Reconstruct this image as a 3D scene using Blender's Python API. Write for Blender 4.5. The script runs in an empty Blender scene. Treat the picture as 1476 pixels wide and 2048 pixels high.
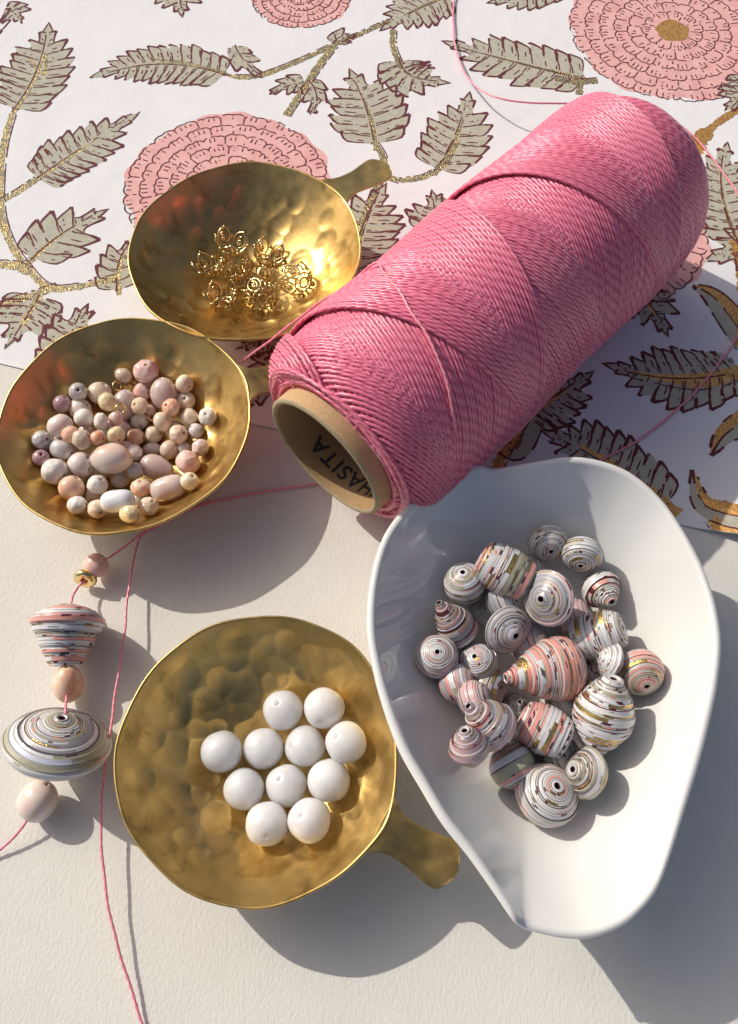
import bpy, math, random
import numpy as np
from mathutils import Vector, Matrix
R_ = math.radians
scene = bpy.context.scene
COL = scene.collection
scene.unit_settings.system = 'METRIC'
scene.unit_settings.scale_length = 0.01            # one unit is one centimetre

# ------------------------------------------------------------------ camera, sky, sun, exposure
CAM_H, TILT, FPX = 21.3, R_(25), 1607.0            # height over the table, tilt from straight down, focal length in photo pixels
cam_d = bpy.data.cameras.new('camera'); cam = bpy.data.objects.new('camera', cam_d); COL.objects.link(cam)
cam.location = (0, 0, CAM_H); cam.rotation_euler = (TILT, 0, 0)
cam_d.sensor_fit = 'HORIZONTAL'; cam_d.sensor_width = 36; cam_d.lens = FPX / 1476 * 36
cam_d.clip_start = 0.5; cam_d.clip_end = 1000
scene.camera = cam
SUN_AZ, SUN_EL = R_(-34), R_(37)                   # where the light travels to, height of the sun
world = bpy.data.worlds.new('World'); scene.world = world; world.use_nodes = True
wn = world.node_tree; bg = wn.nodes['Background']
sky = wn.nodes.new('ShaderNodeTexSky'); sky.sky_type = 'NISHITA'; sky.sun_disc = False
sky.sun_elevation = SUN_EL; sky.sun_rotation = math.atan2(-math.cos(SUN_AZ), -math.sin(SUN_AZ))
sky.dust_density = 4.5; sky.air_density = 0.75; sky.ozone_density = 0.7
wn.links.new(sky.outputs[0], bg.inputs[0]); bg.inputs[1].default_value = 0.118
sun_d = bpy.data.lights.new('sun', 'SUN'); sun_d.energy = 3.9; sun_d.angle = R_(0.5); sun_d.color = (1.0, 0.95, 0.86)
sun = bpy.data.objects.new('sun', sun_d); COL.objects.link(sun); sun.location = (-30, 20, 30)
sun.rotation_euler = Vector((math.cos(SUN_AZ) * math.cos(SUN_EL), math.sin(SUN_AZ) * math.cos(SUN_EL), -math.sin(SUN_EL))).to_track_quat('-Z', 'Y').to_euler()
scene.view_settings.view_transform = 'Standard'; scene.view_settings.look = 'None'
scene.view_settings.exposure = -0.27; scene.view_settings.gamma = 1
scene.cycles.use_denoising = True; scene.cycles.sample_clamp_indirect = 6.0
scene.cycles.max_bounces = 12; scene.cycles.diffuse_bounces = 8; scene.cycles.glossy_bounces = 5

# ------------------------------------------------------------------ helpers
CS, SN = math.cos(TILT), math.sin(TILT)
EYE = np.array([0, 0, CAM_H])
def ray(px, py):
    x = (px - 738) / FPX; y = (1024 - py) / FPX
    d = np.array([x, y * CS + SN, y * SN - CS]); return d / np.linalg.norm(d)
def at(px, py, z=0.0):
    d = ray(px, py); k = (z - CAM_H) / d[2]; return np.array([d[0] * k, d[1] * k, z])
def depth(p): return p[1] * SN - (p[2] - CAM_H) * CS
IMG_R, IMG_U = np.array([1, 0, 0.]), np.array([0, CS, SN])

def mk(name, V, F, mats, parent=None, smooth=True, midx=None, col=None, uv=None, link=True):
    me = bpy.data.meshes.new(name)
    V = np.asarray(V, float)
    if isinstance(F, np.ndarray):
        n, k = F.shape
        me.vertices.add(len(V)); me.vertices.foreach_set('co', V.ravel())
        me.loops.add(n * k); me.loops.foreach_set('vertex_index', F.ravel().astype(np.int32))
        me.polygons.add(n); me.polygons.foreach_set('loop_start', np.arange(0, n * k, k, dtype=np.int32))
        me.update(calc_edges=True)
    else:
        me.from_pydata([tuple(v) for v in V], [], [tuple(int(i) for i in f) for f in F])
    for m in (mats if isinstance(mats, (list, tuple)) else [mats]): me.materials.append(m)
    me.polygons.foreach_set('use_smooth', np.full(len(me.polygons), smooth, dtype=bool) if isinstance(smooth, bool) else np.asarray(smooth, bool))
    if midx is not None: me.polygons.foreach_set('material_index', np.asarray(midx, np.int32))
    if col is not None:                                        # one colour per face
        a = me.color_attributes.new('Col', 'FLOAT_COLOR', 'CORNER')
        cnt = np.empty(len(me.polygons), np.int32); me.polygons.foreach_get('loop_total', cnt)
        c4 = np.concatenate([np.asarray(col, np.float32), np.ones((len(cnt), 1), np.float32)], 1)
        a.data.foreach_set('color', np.repeat(c4, cnt, axis=0).ravel())
    if uv is not None:
        l = me.uv_layers.new(name='UVMap'); vi = np.empty(len(me.loops), np.int32); me.loops.foreach_get('vertex_index', vi)
        l.data.foreach_set('uv', np.asarray(uv, np.float32)[vi].ravel())
    me.validate(); me.update()
    o = bpy.data.objects.new(name, me)
    COL.objects.link(o)
    if parent is not None: o.parent = parent
    return o
def tag(o, label=None, cat=None, group=None, kind=None):
    if label: o['label'] = label
    if cat: o['category'] = cat
    if group: o['group'] = group
    if kind: o['kind'] = kind
    return o
def thing(name, label, cat, loc=(0, 0, 0), group=None):
    o = bpy.data.objects.new(name, None); COL.objects.link(o); o.location = loc; o.empty_display_size = 0.5
    return tag(o, label, cat, group)
def grid(nu, nv, wrap_v=False):
    i = np.arange(nu - 1)[:, None]; j = np.arange(nv if wrap_v else nv - 1)[None, :]
    jn = (j + 1) % nv
    return np.stack([i * nv + j, i * nv + jn, (i + 1) * nv + jn, (i + 1) * nv + j], -1).reshape(-1, 4)
def frame_z(axis):
    a = np.array(axis, float); a /= np.linalg.norm(a)
    h = np.array([0, 0, 1.]) if abs(a[2]) < .9 else np.array([1., 0, 0])
    x = np.cross(h, a); x /= np.linalg.norm(x); y = np.cross(a, x)
    return np.stack([x, y, a], 1)
def put(o, loc, axis=None):
    M = np.eye(4)
    if axis is not None: M[:3, :3] = frame_z(axis)
    M[:3, 3] = loc
    o.matrix_world = Matrix(M.tolist())
def spline(P, n):
    P = np.array(P, float); m = len(P)
    t = np.linspace(0, m - 1, n); i = np.clip(t.astype(int), 0, m - 2); f = (t - i)[:, None]
    g = lambda k: P[np.clip(k, 0, m - 1)]
    a, b, c, d = g(i - 1), g(i), g(i + 1), g(i + 2)
    return .5 * (2 * b + (c - a) * f + (2 * a - 5 * b + 4 * c - d) * f ** 2 + (3 * b - a - 3 * c + d) * f ** 3)
def resample(P, step):
    d = np.r_[0, np.cumsum(np.linalg.norm(np.diff(P, axis=0), axis=1))]
    s = np.linspace(0, d[-1], max(3, int(d[-1] / step)))
    return np.stack([np.interp(s, d, P[:, k]) for k in range(P.shape[1])], 1), s
def tube(P, r, sides=8, twist=None, lob=0.0, up=(0, 0, 1)):
    P = np.asarray(P, float); T = np.gradient(P, axis=0); T /= np.linalg.norm(T, axis=1)[:, None] + 1e-12
    N = np.empty_like(T); n = np.cross(T[0], up)
    if np.linalg.norm(n) < 1e-4: n = np.cross(T[0], (1, 0, 0))
    for k in range(len(P)):
        n = n - T[k] * (n @ T[k]); n /= np.linalg.norm(n) + 1e-12; N[k] = n
    B = np.cross(T, N)
    ph = np.linspace(0, 2 * np.pi, sides, endpoint=False)
    s = np.r_[0, np.cumsum(np.linalg.norm(np.diff(P, axis=0), axis=1))]
    rr = np.broadcast_to(np.asarray(r, float), (len(P),))[:, None] * np.ones(sides)
    if twist: rr = rr * (1 + lob * np.cos(2 * (ph[None, :] - 2 * np.pi * s[:, None] / twist)))
    V = P[:, None, :] + rr[..., None] * (np.cos(ph)[None, :, None] * N[:, None, :] + np.sin(ph)[None, :, None] * B[:, None, :])
    uv = np.stack([np.broadcast_to(s[:, None], (len(P), sides)), np.broadcast_to(ph[None, :] / (2 * np.pi), (len(P), sides))], -1)
    return V.reshape(-1, 3), grid(len(P), sides, True), uv.reshape(-1, 2)
class MB:
    def __init__(s): s.V = []; s.F = []; s.n = 0; s.uv = []
    def add(s, V, F, uv=None):
        s.V.append(np.asarray(V, float)); s.F.append(np.asarray(F) + s.n); s.n += len(V)
        if uv is not None: s.uv.append(uv)
    def build(s, name, mat, parent=None, smooth=True):
        return mk(name, np.concatenate(s.V), np.concatenate(s.F), mat, parent, smooth, uv=np.concatenate(s.uv) if s.uv else None)

# ------------------------------------------------------------------ materials
def newmat(name):
    m = bpy.data.materials.new(name); m.use_nodes = True
    nt = m.node_tree; return m, nt, nt.nodes['Principled BSDF']
def setp(b, **k):
    names = dict(col='Base Color', metal='Metallic', rough='Roughness', sss='Subsurface Weight', sssr='Subsurface Radius', ssss='Subsurface Scale',
                 coat='Coat Weight', coatr='Coat Roughness', sheen='Sheen Weight', trans='Transmission Weight', ior='IOR', spec='Specular IOR Level')
    for q, v in k.items():
        if q in ('col',): v = (*v, 1)
        b.inputs[names[q]].default_value = v
def node(nt, typ, **k):
    n = nt.nodes.new(typ)
    for q, v in k.items():
        if q.startswith('i_'): n.inputs[q[2:].replace('_', ' ')].default_value = v
        else: setattr(n, q, v)
    return n
def coords(nt, kind='Object'): return nt.nodes.new('ShaderNodeTexCoord').outputs[kind]
def noise(nt, vec, scale, detail=3, rough=.55, dist=0):
    n = node(nt, 'ShaderNodeTexNoise', i_Scale=scale, i_Detail=detail, i_Roughness=rough, i_Distortion=dist); nt.links.new(vec, n.inputs['Vector']); return n.outputs['Fac']
def ramp(nt, fac, stops):
    r = nt.nodes.new('ShaderNodeValToRGB'); e = r.color_ramp.elements
    while len(e) < len(stops): e.new(.5)
    for q, (p, c) in zip(e, stops): q.position = p; q.color = (*c, 1) if len(c) == 3 else c
    nt.links.new(fac, r.inputs[0]); return r.outputs[0]
def bump(nt, b, h, strength, dist, inp='Normal', prev=None):
    n = node(nt, 'ShaderNodeBump', i_Strength=strength, i_Distance=dist); nt.links.new(h, n.inputs['Height'])
    if prev is not None: nt.links.new(prev, n.inputs['Normal'])
    nt.links.new(n.outputs[0], b.inputs[inp]); return n.outputs[0]
def mapping(nt, vec, scale=(1, 1, 1), rot=(0, 0, 0)):
    n = nt.nodes.new('ShaderNodeMapping'); n.inputs['Scale'].default_value = scale; n.inputs['Rotation'].default_value = rot
    nt.links.new(vec, n.inputs[0]); return n.outputs[0]
g3 = lambda v: (v, v, v)

# heavy cream drawing paper
M_cream, nt, b = newmat('cream_drawing_paper'); setp(b, rough=.92, spec=.25); c = coords(nt)
nt.links.new(ramp(nt, noise(nt, c, .35, 6, .65), [(.25, (.685, .66, .60)), (.5, (.72, .70, .64)), (.75, (.745, .725, .67))]), b.inputs['Base Color'])
p1 = bump(nt, b, noise(nt, mapping(nt, c, (13, 7, 5), (0, 0, R_(-8))), 1.0, 4, .65, .15), .5, .035)
bump(nt, b, noise(nt, c, 38, 3), .18, .01, prev=p1)
# printed cotton paper
M_white, nt, b = newmat('white_cotton_paper'); setp(b, rough=.85, spec=.3); c = coords(nt)
nt.links.new(ramp(nt, noise(nt, c, .5, 3), [(.3, (.76, .75, .755)), (.7, (.80, .79, .79))]), b.inputs['Base Color'])
p1 = bump(nt, b, noise(nt, mapping(nt, c, (3, 26, 8), (0, 0, R_(20))), 1.0, 2), .10, .02)
p2 = bump(nt, b, noise(nt, mapping(nt, c, (24, 3, 8), (0, 0, R_(20))), 1.0, 2), .08, .02, prev=p1)
bump(nt, b, noise(nt, c, .8, 2), .25, .12, prev=p2)
def ink(name, c1, c2, sc=6, lo=.35, hi=.65):
    m, nt, b = newmat(name); setp(b, rough=.8, spec=.3); c = coords(nt)
    nt.links.new(ramp(nt, noise(nt, c, sc, 4, .65), [(lo, c1), (hi, c2)]), b.inputs['Base Color'])
    bump(nt, b, noise(nt, mapping(nt, c, (3, 26, 8), (0, 0, R_(20))), 1.0, 2), .1, .02)
    return m
M_leaf = ink('olive_ink', (.42, .40, .31), (.50, .48, .385), 5)
M_pink = ink('pink_ink', (.70, .345, .33), (.80, .46, .43), 1.6, .3, .6)
M_maroon = ink('maroon_ink', (.095, .018, .024), (.17, .042, .048), 9)
# gold printed stems: a metallic ink over olive paper, with glitter grain
M_goldink, nt, b = newmat('gold_ink'); c = coords(nt)
setp(b, metal=.8, rough=.34)
nz = noise(nt, mapping(nt, c, (30, 9, 9), (0, 0, R_(25))), 1.0, 3, .7)
nt.links.new(ramp(nt, nz, [(.44, (.15, .145, .105)), (.56, (.34, .26, .11)), (.68, (.80, .58, .22))]), b.inputs['Base Color'])
nt.links.new(ramp(nt, nz, [(.44, g3(.25)), (.62, g3(1.0))]), b.inputs['Metallic'])
bump(nt, b, noise(nt, mapping(nt, c, (30, 12, 9), (0, 0, R_(25))), 1.0, 3), 1.0, .05)
M_goldrefl, nt, b = newmat('gold_ink_spool_reflection'); c = coords(nt); setp(b, metal=.62, rough=.42)  # the same gold ink, reflection of the pink spool put into its orange
nz = noise(nt, mapping(nt, c, (22, 9, 9), (0, 0, R_(25))), 1.0, 3, .7)
nt.links.new(ramp(nt, nz, [(.36, (.52, .21, .05)), (.62, (.86, .52, .17))]), b.inputs['Base Color'])
bump(nt, b, nz, .5, .03)
# hammered brass
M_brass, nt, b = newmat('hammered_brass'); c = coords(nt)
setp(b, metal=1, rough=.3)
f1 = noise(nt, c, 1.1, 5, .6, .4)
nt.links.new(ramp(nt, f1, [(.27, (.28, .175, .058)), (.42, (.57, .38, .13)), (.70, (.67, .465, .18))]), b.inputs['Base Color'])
nt.links.new(ramp(nt, noise(nt, c, 3, 4), [(.3, g3(.30)), (.7, g3(.45))]), b.inputs['Roughness'])
p1 = bump(nt, b, noise(nt, c, 1.6, 2), .10, .06)
bump(nt, b, noise(nt, c, 40, 3), .08, .008, prev=p1)
# waxed two-ply cord; UV is (length along the cord, angle round it)
def cordmat(name, col, dark, per):
    m, nt, b = newmat(name); setp(b, rough=.34, sheen=.3, spec=.6)
    b.inputs['Sheen Roughness'].default_value = .4
    uv = coords(nt, 'UV'); sp = nt.nodes.new('ShaderNodeSeparateXYZ'); nt.links.new(uv, sp.inputs[0])
    a = node(nt, 'ShaderNodeMath', operation='MULTIPLY'); a.inputs[1].default_value = 2 * math.pi / per; nt.links.new(sp.outputs[0], a.inputs[0])
    q = node(nt, 'ShaderNodeMath', operation='MULTIPLY_ADD'); q.inputs[1].default_value = 4 * math.pi; nt.links.new(sp.outputs[1], q.inputs[0]); nt.links.new(a.outputs[0], q.inputs[2])
    s = node(nt, 'ShaderNodeMath', operation='SINE'); nt.links.new(q.outputs[0], s.inputs[0])
    h = node(nt, 'ShaderNodeMath', operation='MULTIPLY_ADD'); h.inputs[1].default_value = .5; h.inputs[2].default_value = .5; nt.links.new(s.outputs[0], h.inputs[0])
    nt.links.new(ramp(nt, h.outputs[0], [(.0, dark), (.38, col), (1, tuple(min(1, v * 1.1) for v in col))]), b.inputs['Base Color'])
    bump(nt, b, h.outputs[0], .38, .02)
    return m
M_cord = cordmat('waxed_pink_cord', (.78, .195, .30), (.55, .085, .165), .30)
M_loose = cordmat('pink_cord_lit_tone', (.86, .30, .37), (.74, .18, .26), .22)  # paler copy of the spool's cord, gloss and sunlight put into the colour
M_core = newmat('inner_pink_winding')[0]; setp(M_core.node_tree.nodes['Principled BSDF'], col=(.42, .05, .09), rough=.7)
# cardboard
M_card, nt, b = newmat('cardboard'); setp(b, rough=.85); c = coords(nt)
nt.links.new(ramp(nt, noise(nt, c, 14, 5, .7), [(.3, (.42, .265, .13)), (.7, (.56, .38, .20))]), b.inputs['Base Color'])
bump(nt, b, noise(nt, c, 26, 4, .7), .35, .03)
M_cardedge, nt, b = newmat('cardboard_edge'); setp(b, rough=.9); c = coords(nt)
nt.links.new(ramp(nt, noise(nt, c, 20, 4, .7), [(.3, (.25, .19, .11)), (.7, (.45, .37, .23))]), b.inputs['Base Color'])
bump(nt, b, noise(nt, c, 30, 4, .7), .5, .03)
M_cardin, nt, b = newmat('shade_browned_cardboard'); setp(b, rough=.8); c = coords(nt)  # the same cardboard, shade inside the tube put into a darker brown
nt.links.new(ramp(nt, noise(nt, c, 14, 5, .7), [(.3, (.27, .16, .07)), (.7, (.38, .24, .115))]), b.inputs['Base Color'])
M_print = newmat('black_print')[0]; setp(M_print.node_tree.nodes['Principled BSDF'], col=(.025, .02, .02), rough=.7)
# white glazed porcelain
M_porc, nt, b = newmat('white_porcelain'); c = coords(nt)
setp(b, col=(.73, .725, .695), rough=.09, coat=.6, coatr=.02, sss=.08, ssss=.15, sssr=(1, .9, .8))
bump(nt, b, noise(nt, c, .7, 1), .04, .06)
# stones
def stone(name, c1, c2, c3, sc=3.0, rough=.32, sss=.5, speck=0, coat=.2, scale=.22, srad=(1, .7, .55), trans=0):
    m, nt, b = newmat(name); c = coords(nt)
    info = nt.nodes.new('ShaderNodeObjectInfo'); vm = node(nt, 'ShaderNodeVectorMath', operation='MULTIPLY_ADD')
    vm.inputs[1].default_value = (1, 1, 1); nt.links.new(c, vm.inputs[0])
    k = node(nt, 'ShaderNodeMath', operation='MULTIPLY'); k.inputs[1].default_value = 37; nt.links.new(info.outputs['Random'], k.inputs[0]); nt.links.new(k.outputs[0], vm.inputs[2])
    f = noise(nt, vm.outputs[0], sc, 3, .5, .8)
    cr = ramp(nt, f, [(.3, c1), (.5, c2), (.72, c3)])
    if speck:
        sp = ramp(nt, noise(nt, vm.outputs[0], 7, 2, .4), [(.66, g3(0)), (.72, g3(1))])
        mx = nt.nodes.new('ShaderNodeMixRGB'); mx.inputs[2].default_value = (.12, .10, .085, 1); nt.links.new(sp, mx.inputs[0]); nt.links.new(cr, mx.inputs[1]); cr = mx.outputs[0]
    nt.links.new(cr, b.inputs['Base Color'])
    setp(b, rough=rough, sss=sss, ssss=scale, sssr=srad, trans=trans, coat=coat, coatr=.2)
    bump(nt, b, noise(nt, vm.outputs[0], 14, 3), .10, .02)
    return m
ST = dict(
    cream=stone('cream_stone', (.72, .52, .36), (.80, .66, .50), (.83, .74, .60)),
    white=stone('white_stone', (.76, .68, .59), (.82, .77, .69), (.84, .81, .75)),
    pink=stone('pink_stone', (.78, .45, .39), (.82, .54, .47), (.84, .66, .58)),
    pale=stone('pale_pink_stone', (.77, .57, .49), (.80, .67, .59), (.82, .73, .66)),
    peach=stone('peach_stone', (.80, .38, .22), (.82, .53, .37), (.83, .66, .50)),
    coral=stone('orange_stone', (.80, .32, .17), (.80, .40, .24), (.80, .52, .36)),
    lilac=stone('mauve_stone', (.68, .49, .43), (.73, .58, .53), (.77, .67, .61), rough=.18, sss=1.0, coat=.4, scale=.6, srad=(1, .85, .75), trans=.15),
    tan=stone('tan_stone', (.62, .46, .33), (.68, .54, .41), (.74, .62, .5)),
    yellow=stone('yellow_stone', (.80, .60, .30), (.82, .68, .42), (.82, .74, .58)),
    grey=stone('grey_stone', (.50, .45, .42), (.60, .55, .52), (.70, .67, .64), rough=.25, sss=.5, coat=.3),
    blue=stone('bluish_white_stone', (.70, .70, .74), (.74, .75, .79), (.78, .79, .81), rough=.2, sss=.7, coat=.3, scale=.3),
    mauve=stone('dark_mauve_stone', (.42, .22, .24), (.50, .30, .32), (.58, .4, .4), rough=.2, coat=.4),
    spot=stone('spotted_pink_stone', (.74, .58, .53), (.78, .66, .60), (.80, .72, .67), speck=1),
    spotgrey=stone('spotted_grey_stone', (.62, .55, .52), (.72, .67, .64), (.8, .77, .74), speck=1),
    band=stone('peach_and_white_stone', (.82, .42, .26), (.80, .62, .51), (.81, .76, .71), sc=1.1, rough=.16, sss=.6, coat=.4, scale=.25),
    jade=stone('white_jade', (.76, .75, .74), (.82, .81, .80), (.88, .87, .865), sc=2.6, rough=.33, sss=1.0, coat=.12, scale=1.0, srad=(1, .95, .9), trans=.16))
M_gold, nt, b = newmat('polished_gold'); setp(b, col=(.88, .70, .32), metal=1, rough=.15); c = coords(nt)
bump(nt, b, noise(nt, c, 22, 2), .15, .03)
# rolled paper: printed colours by face, varnished
M_roll, nt, b = newmat('varnished_rolled_paper'); setp(b, rough=.38, coat=.35, coatr=.15)
vc = nt.nodes.new('ShaderNodeVertexColor'); vc.layer_name = 'Col'; c = coords(nt)
mx = nt.nodes.new('ShaderNodeMixRGB'); mx.blend_type = 'MULTIPLY'; mx.inputs[0].default_value = .2
nt.links.new(vc.outputs[0], mx.inputs[1]); nt.links.new(ramp(nt, noise(nt, c, 9, 4, .7), [(.3, g3(.6)), (.6, g3(1))]), mx.inputs[2]); nt.links.new(mx.outputs[0], b.inputs['Base Color'])
bump(nt, b, noise(nt, c, 24, 3), .3, .02)
M_foil, nt, b = newmat('gold_foil_print'); setp(b, metal=.95, rough=.3); c = coords(nt)
nt.links.new(ramp(nt, noise(nt, c, 16, 3, .7), [(.35, (.34, .22, .07)), (.6, (.80, .56, .19))]), b.inputs['Base Color'])
bump(nt, b, noise(nt, c, 30, 3), .6, .03)

# ------------------------------------------------------------------ the table and the printed sheet
rng = random.Random(7)
s = 90.0
tag(mk('table_top', [(-s, -s, 0), (s, -s, 0), (s, s, 0), (-s, s, 0)], np.array([[0, 1, 2, 3]]), M_cream), kind='structure')

E0, E1 = at(0, 728)[:2], at(1476, 1078)[:2]                    # the near edge of the sheet
ED = (E1 - E0) / np.linalg.norm(E1 - E0); EN = np.array([-ED[1], ED[0]])
def sst(t): t = np.clip(t, 0, 1); return t * t * (3 - 2 * t)
def lift(x, y):                                                # the right end of the near edge curls up a little
    q = (np.asarray(x) - E0[0]) * ED[0] + (np.asarray(y) - E0[1]) * ED[1]
    d = (np.asarray(x) - E0[0]) * EN[0] + (np.asarray(y) - E0[1]) * EN[1]
    L = np.linalg.norm(E1 - E0)
    return .55 * sst((q - (L - 1.6)) / 3.0) * (1 - sst(d / 4.0)) + .02 * np.sin(q * .9) * (1 - sst(d / 2))*.5+.01
def sheet_z(x, y): return .03 + lift(x, y)
paper = thing('printed_paper', 'white paper block printed with pink flowers and olive leaves, under the spool', 'paper', (*(E0 + E1) / 2, 0))
nq, nd = 150, 90
q = np.linspace(-8, 29, nq); d = np.r_[0, np.geomspace(.15, 36, nd - 1)]
Q, D = np.meshgrid(q, d, indexing='ij')
X = E0[0] + Q * ED[0] + D * EN[0]; Y = E0[1] + Q * ED[1] + D * EN[1]; Z = sheet_z(X, Y)
V = np.stack([X, Y, Z], -1).reshape(-1, 3); n0 = len(V)
F = grid(nq, nd)[:, ::-1]
Vb = V - np.array([0, 0, .028])
edge = np.array([[i * nd, (i + 1) * nd, (i + 1) * nd + n0, i * nd + n0] for i in range(nq - 1)])
o = mk('paper_sheet', np.r_[V, Vb], np.r_[F, F[:, ::-1] + n0, edge], M_white, None, True)
def adopt(o, parent):                                          # parent without moving
    o.parent = parent; o.matrix_parent_inverse = Matrix.Translation(parent.location).inverted()
adopt(o, paper)

# ---- the print: polygons and brush strokes laid on the sheet
class Ink:
    def __init__(s): s.V = []; s.F = []; s.k = 0
    def poly(s, P, z):
        n = len(s.V); P = np.asarray(P)
        zz = sheet_z(P[:, 0], P[:, 1]) + z + (s.k % 40) * .00004; s.k += 1
        s.V += [(p[0], p[1], h) for p, h in zip(P, zz)]; s.F.append(tuple(range(n, n + len(P))))
    def stroke(s, P, w, z, gap=.0):
        P = np.asarray(P, float)
        if len(P) < 6:
            P = spline(P, max(6, int(np.linalg.norm(np.diff(P, axis=0), axis=1).sum() / .09)))
        T = np.gradient(P, axis=0); T /= np.linalg.norm(T, axis=1)[:, None] + 1e-9; N = np.stack([-T[:, 1], T[:, 0]], 1)
        w = np.interp(np.linspace(0, 1, len(P)), np.linspace(0, 1, len(w)), w) if hasattr(w, '__len__') else np.full(len(P), w)
        w = w * np.array([rng.uniform(.85, 1.45) for _ in P])
        A = P + N * w[:, None] / 2; B = P - N * w[:, None] / 2
        zj = (s.k % 40) * .00004; s.k += 1; n = len(s.V)
        za = sheet_z(A[:, 0], A[:, 1]) + z + zj; zb = sheet_z(B[:, 0], B[:, 1]) + z + zj
        for i in range(len(P)): s.V += [(A[i, 0], A[i, 1], za[i]), (B[i, 0], B[i, 1], zb[i])]
        skip = 0
        for i in range(len(P) - 1):
            if skip > 0: skip -= 1; continue
            if rng.random() < gap: skip = rng.choice((1, 1, 2)); continue
            k = n + 2 * i; s.F.append((k, k + 1, k + 3, k + 2))
I_leaf, I_pink, I_line, I_gold, I_refl = INKS = [Ink() for _ in range(5)]
INK_M = [M_leaf, M_pink, M_maroon, M_goldink, M_goldrefl]
def flush(name):                                               # one printed motif is one part of the sheet
    V, F, mi = [], [], []
    for k, ink in enumerate(INKS):
        if ink.F:
            A = np.array(ink.V)
            dd = (A[:, 0] - E0[0]) * EN[0] + (A[:, 1] - E0[1]) * EN[1]; qq = (A[:, 0] - E0[0]) * ED[0] + (A[:, 1] - E0[1]) * ED[1]
            ins = (dd > .01) & (dd < 35.5) & (qq > -7.8) & (qq < 28.8); m = dd <= .01
            z0 = sheet_z(A[m, 0], A[m, 1]); A[m, :2] += EN[None, :] * (.012 - dd[m])[:, None]; A[m, 2] += sheet_z(A[m, 0], A[m, 1]) - z0
            for f in ink.F:
                f = list(f)
                if not (dd[f] > .01).any() or not ins[[q for q in f if not m[q]]].all(): continue
                n = len(V); V += A[f].tolist(); F.append(tuple(range(n, n + len(f)))); mi.append(k)
        ink.V, ink.F = [], []
    if not F: return
    V = np.array(V); key, inv = np.unique(np.round(V, 6), axis=0, return_inverse=True); inv = inv.ravel()
    F = [tuple(inv[list(f)]) for f in F]
    used = sorted(set(mi)); o = mk(name, key, F, [INK_M[k] for k in used], None, False, midx=[used.index(k) for k in mi])
    if o.data.polygons[0].normal.z < 0: o.data.flip_normals()
    adopt(o, paper)
ZP, ZL, ZG, ZS = .002, .004, .0062, .0084
W = lambda x, y: at(x, y, .03)[:2]
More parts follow.
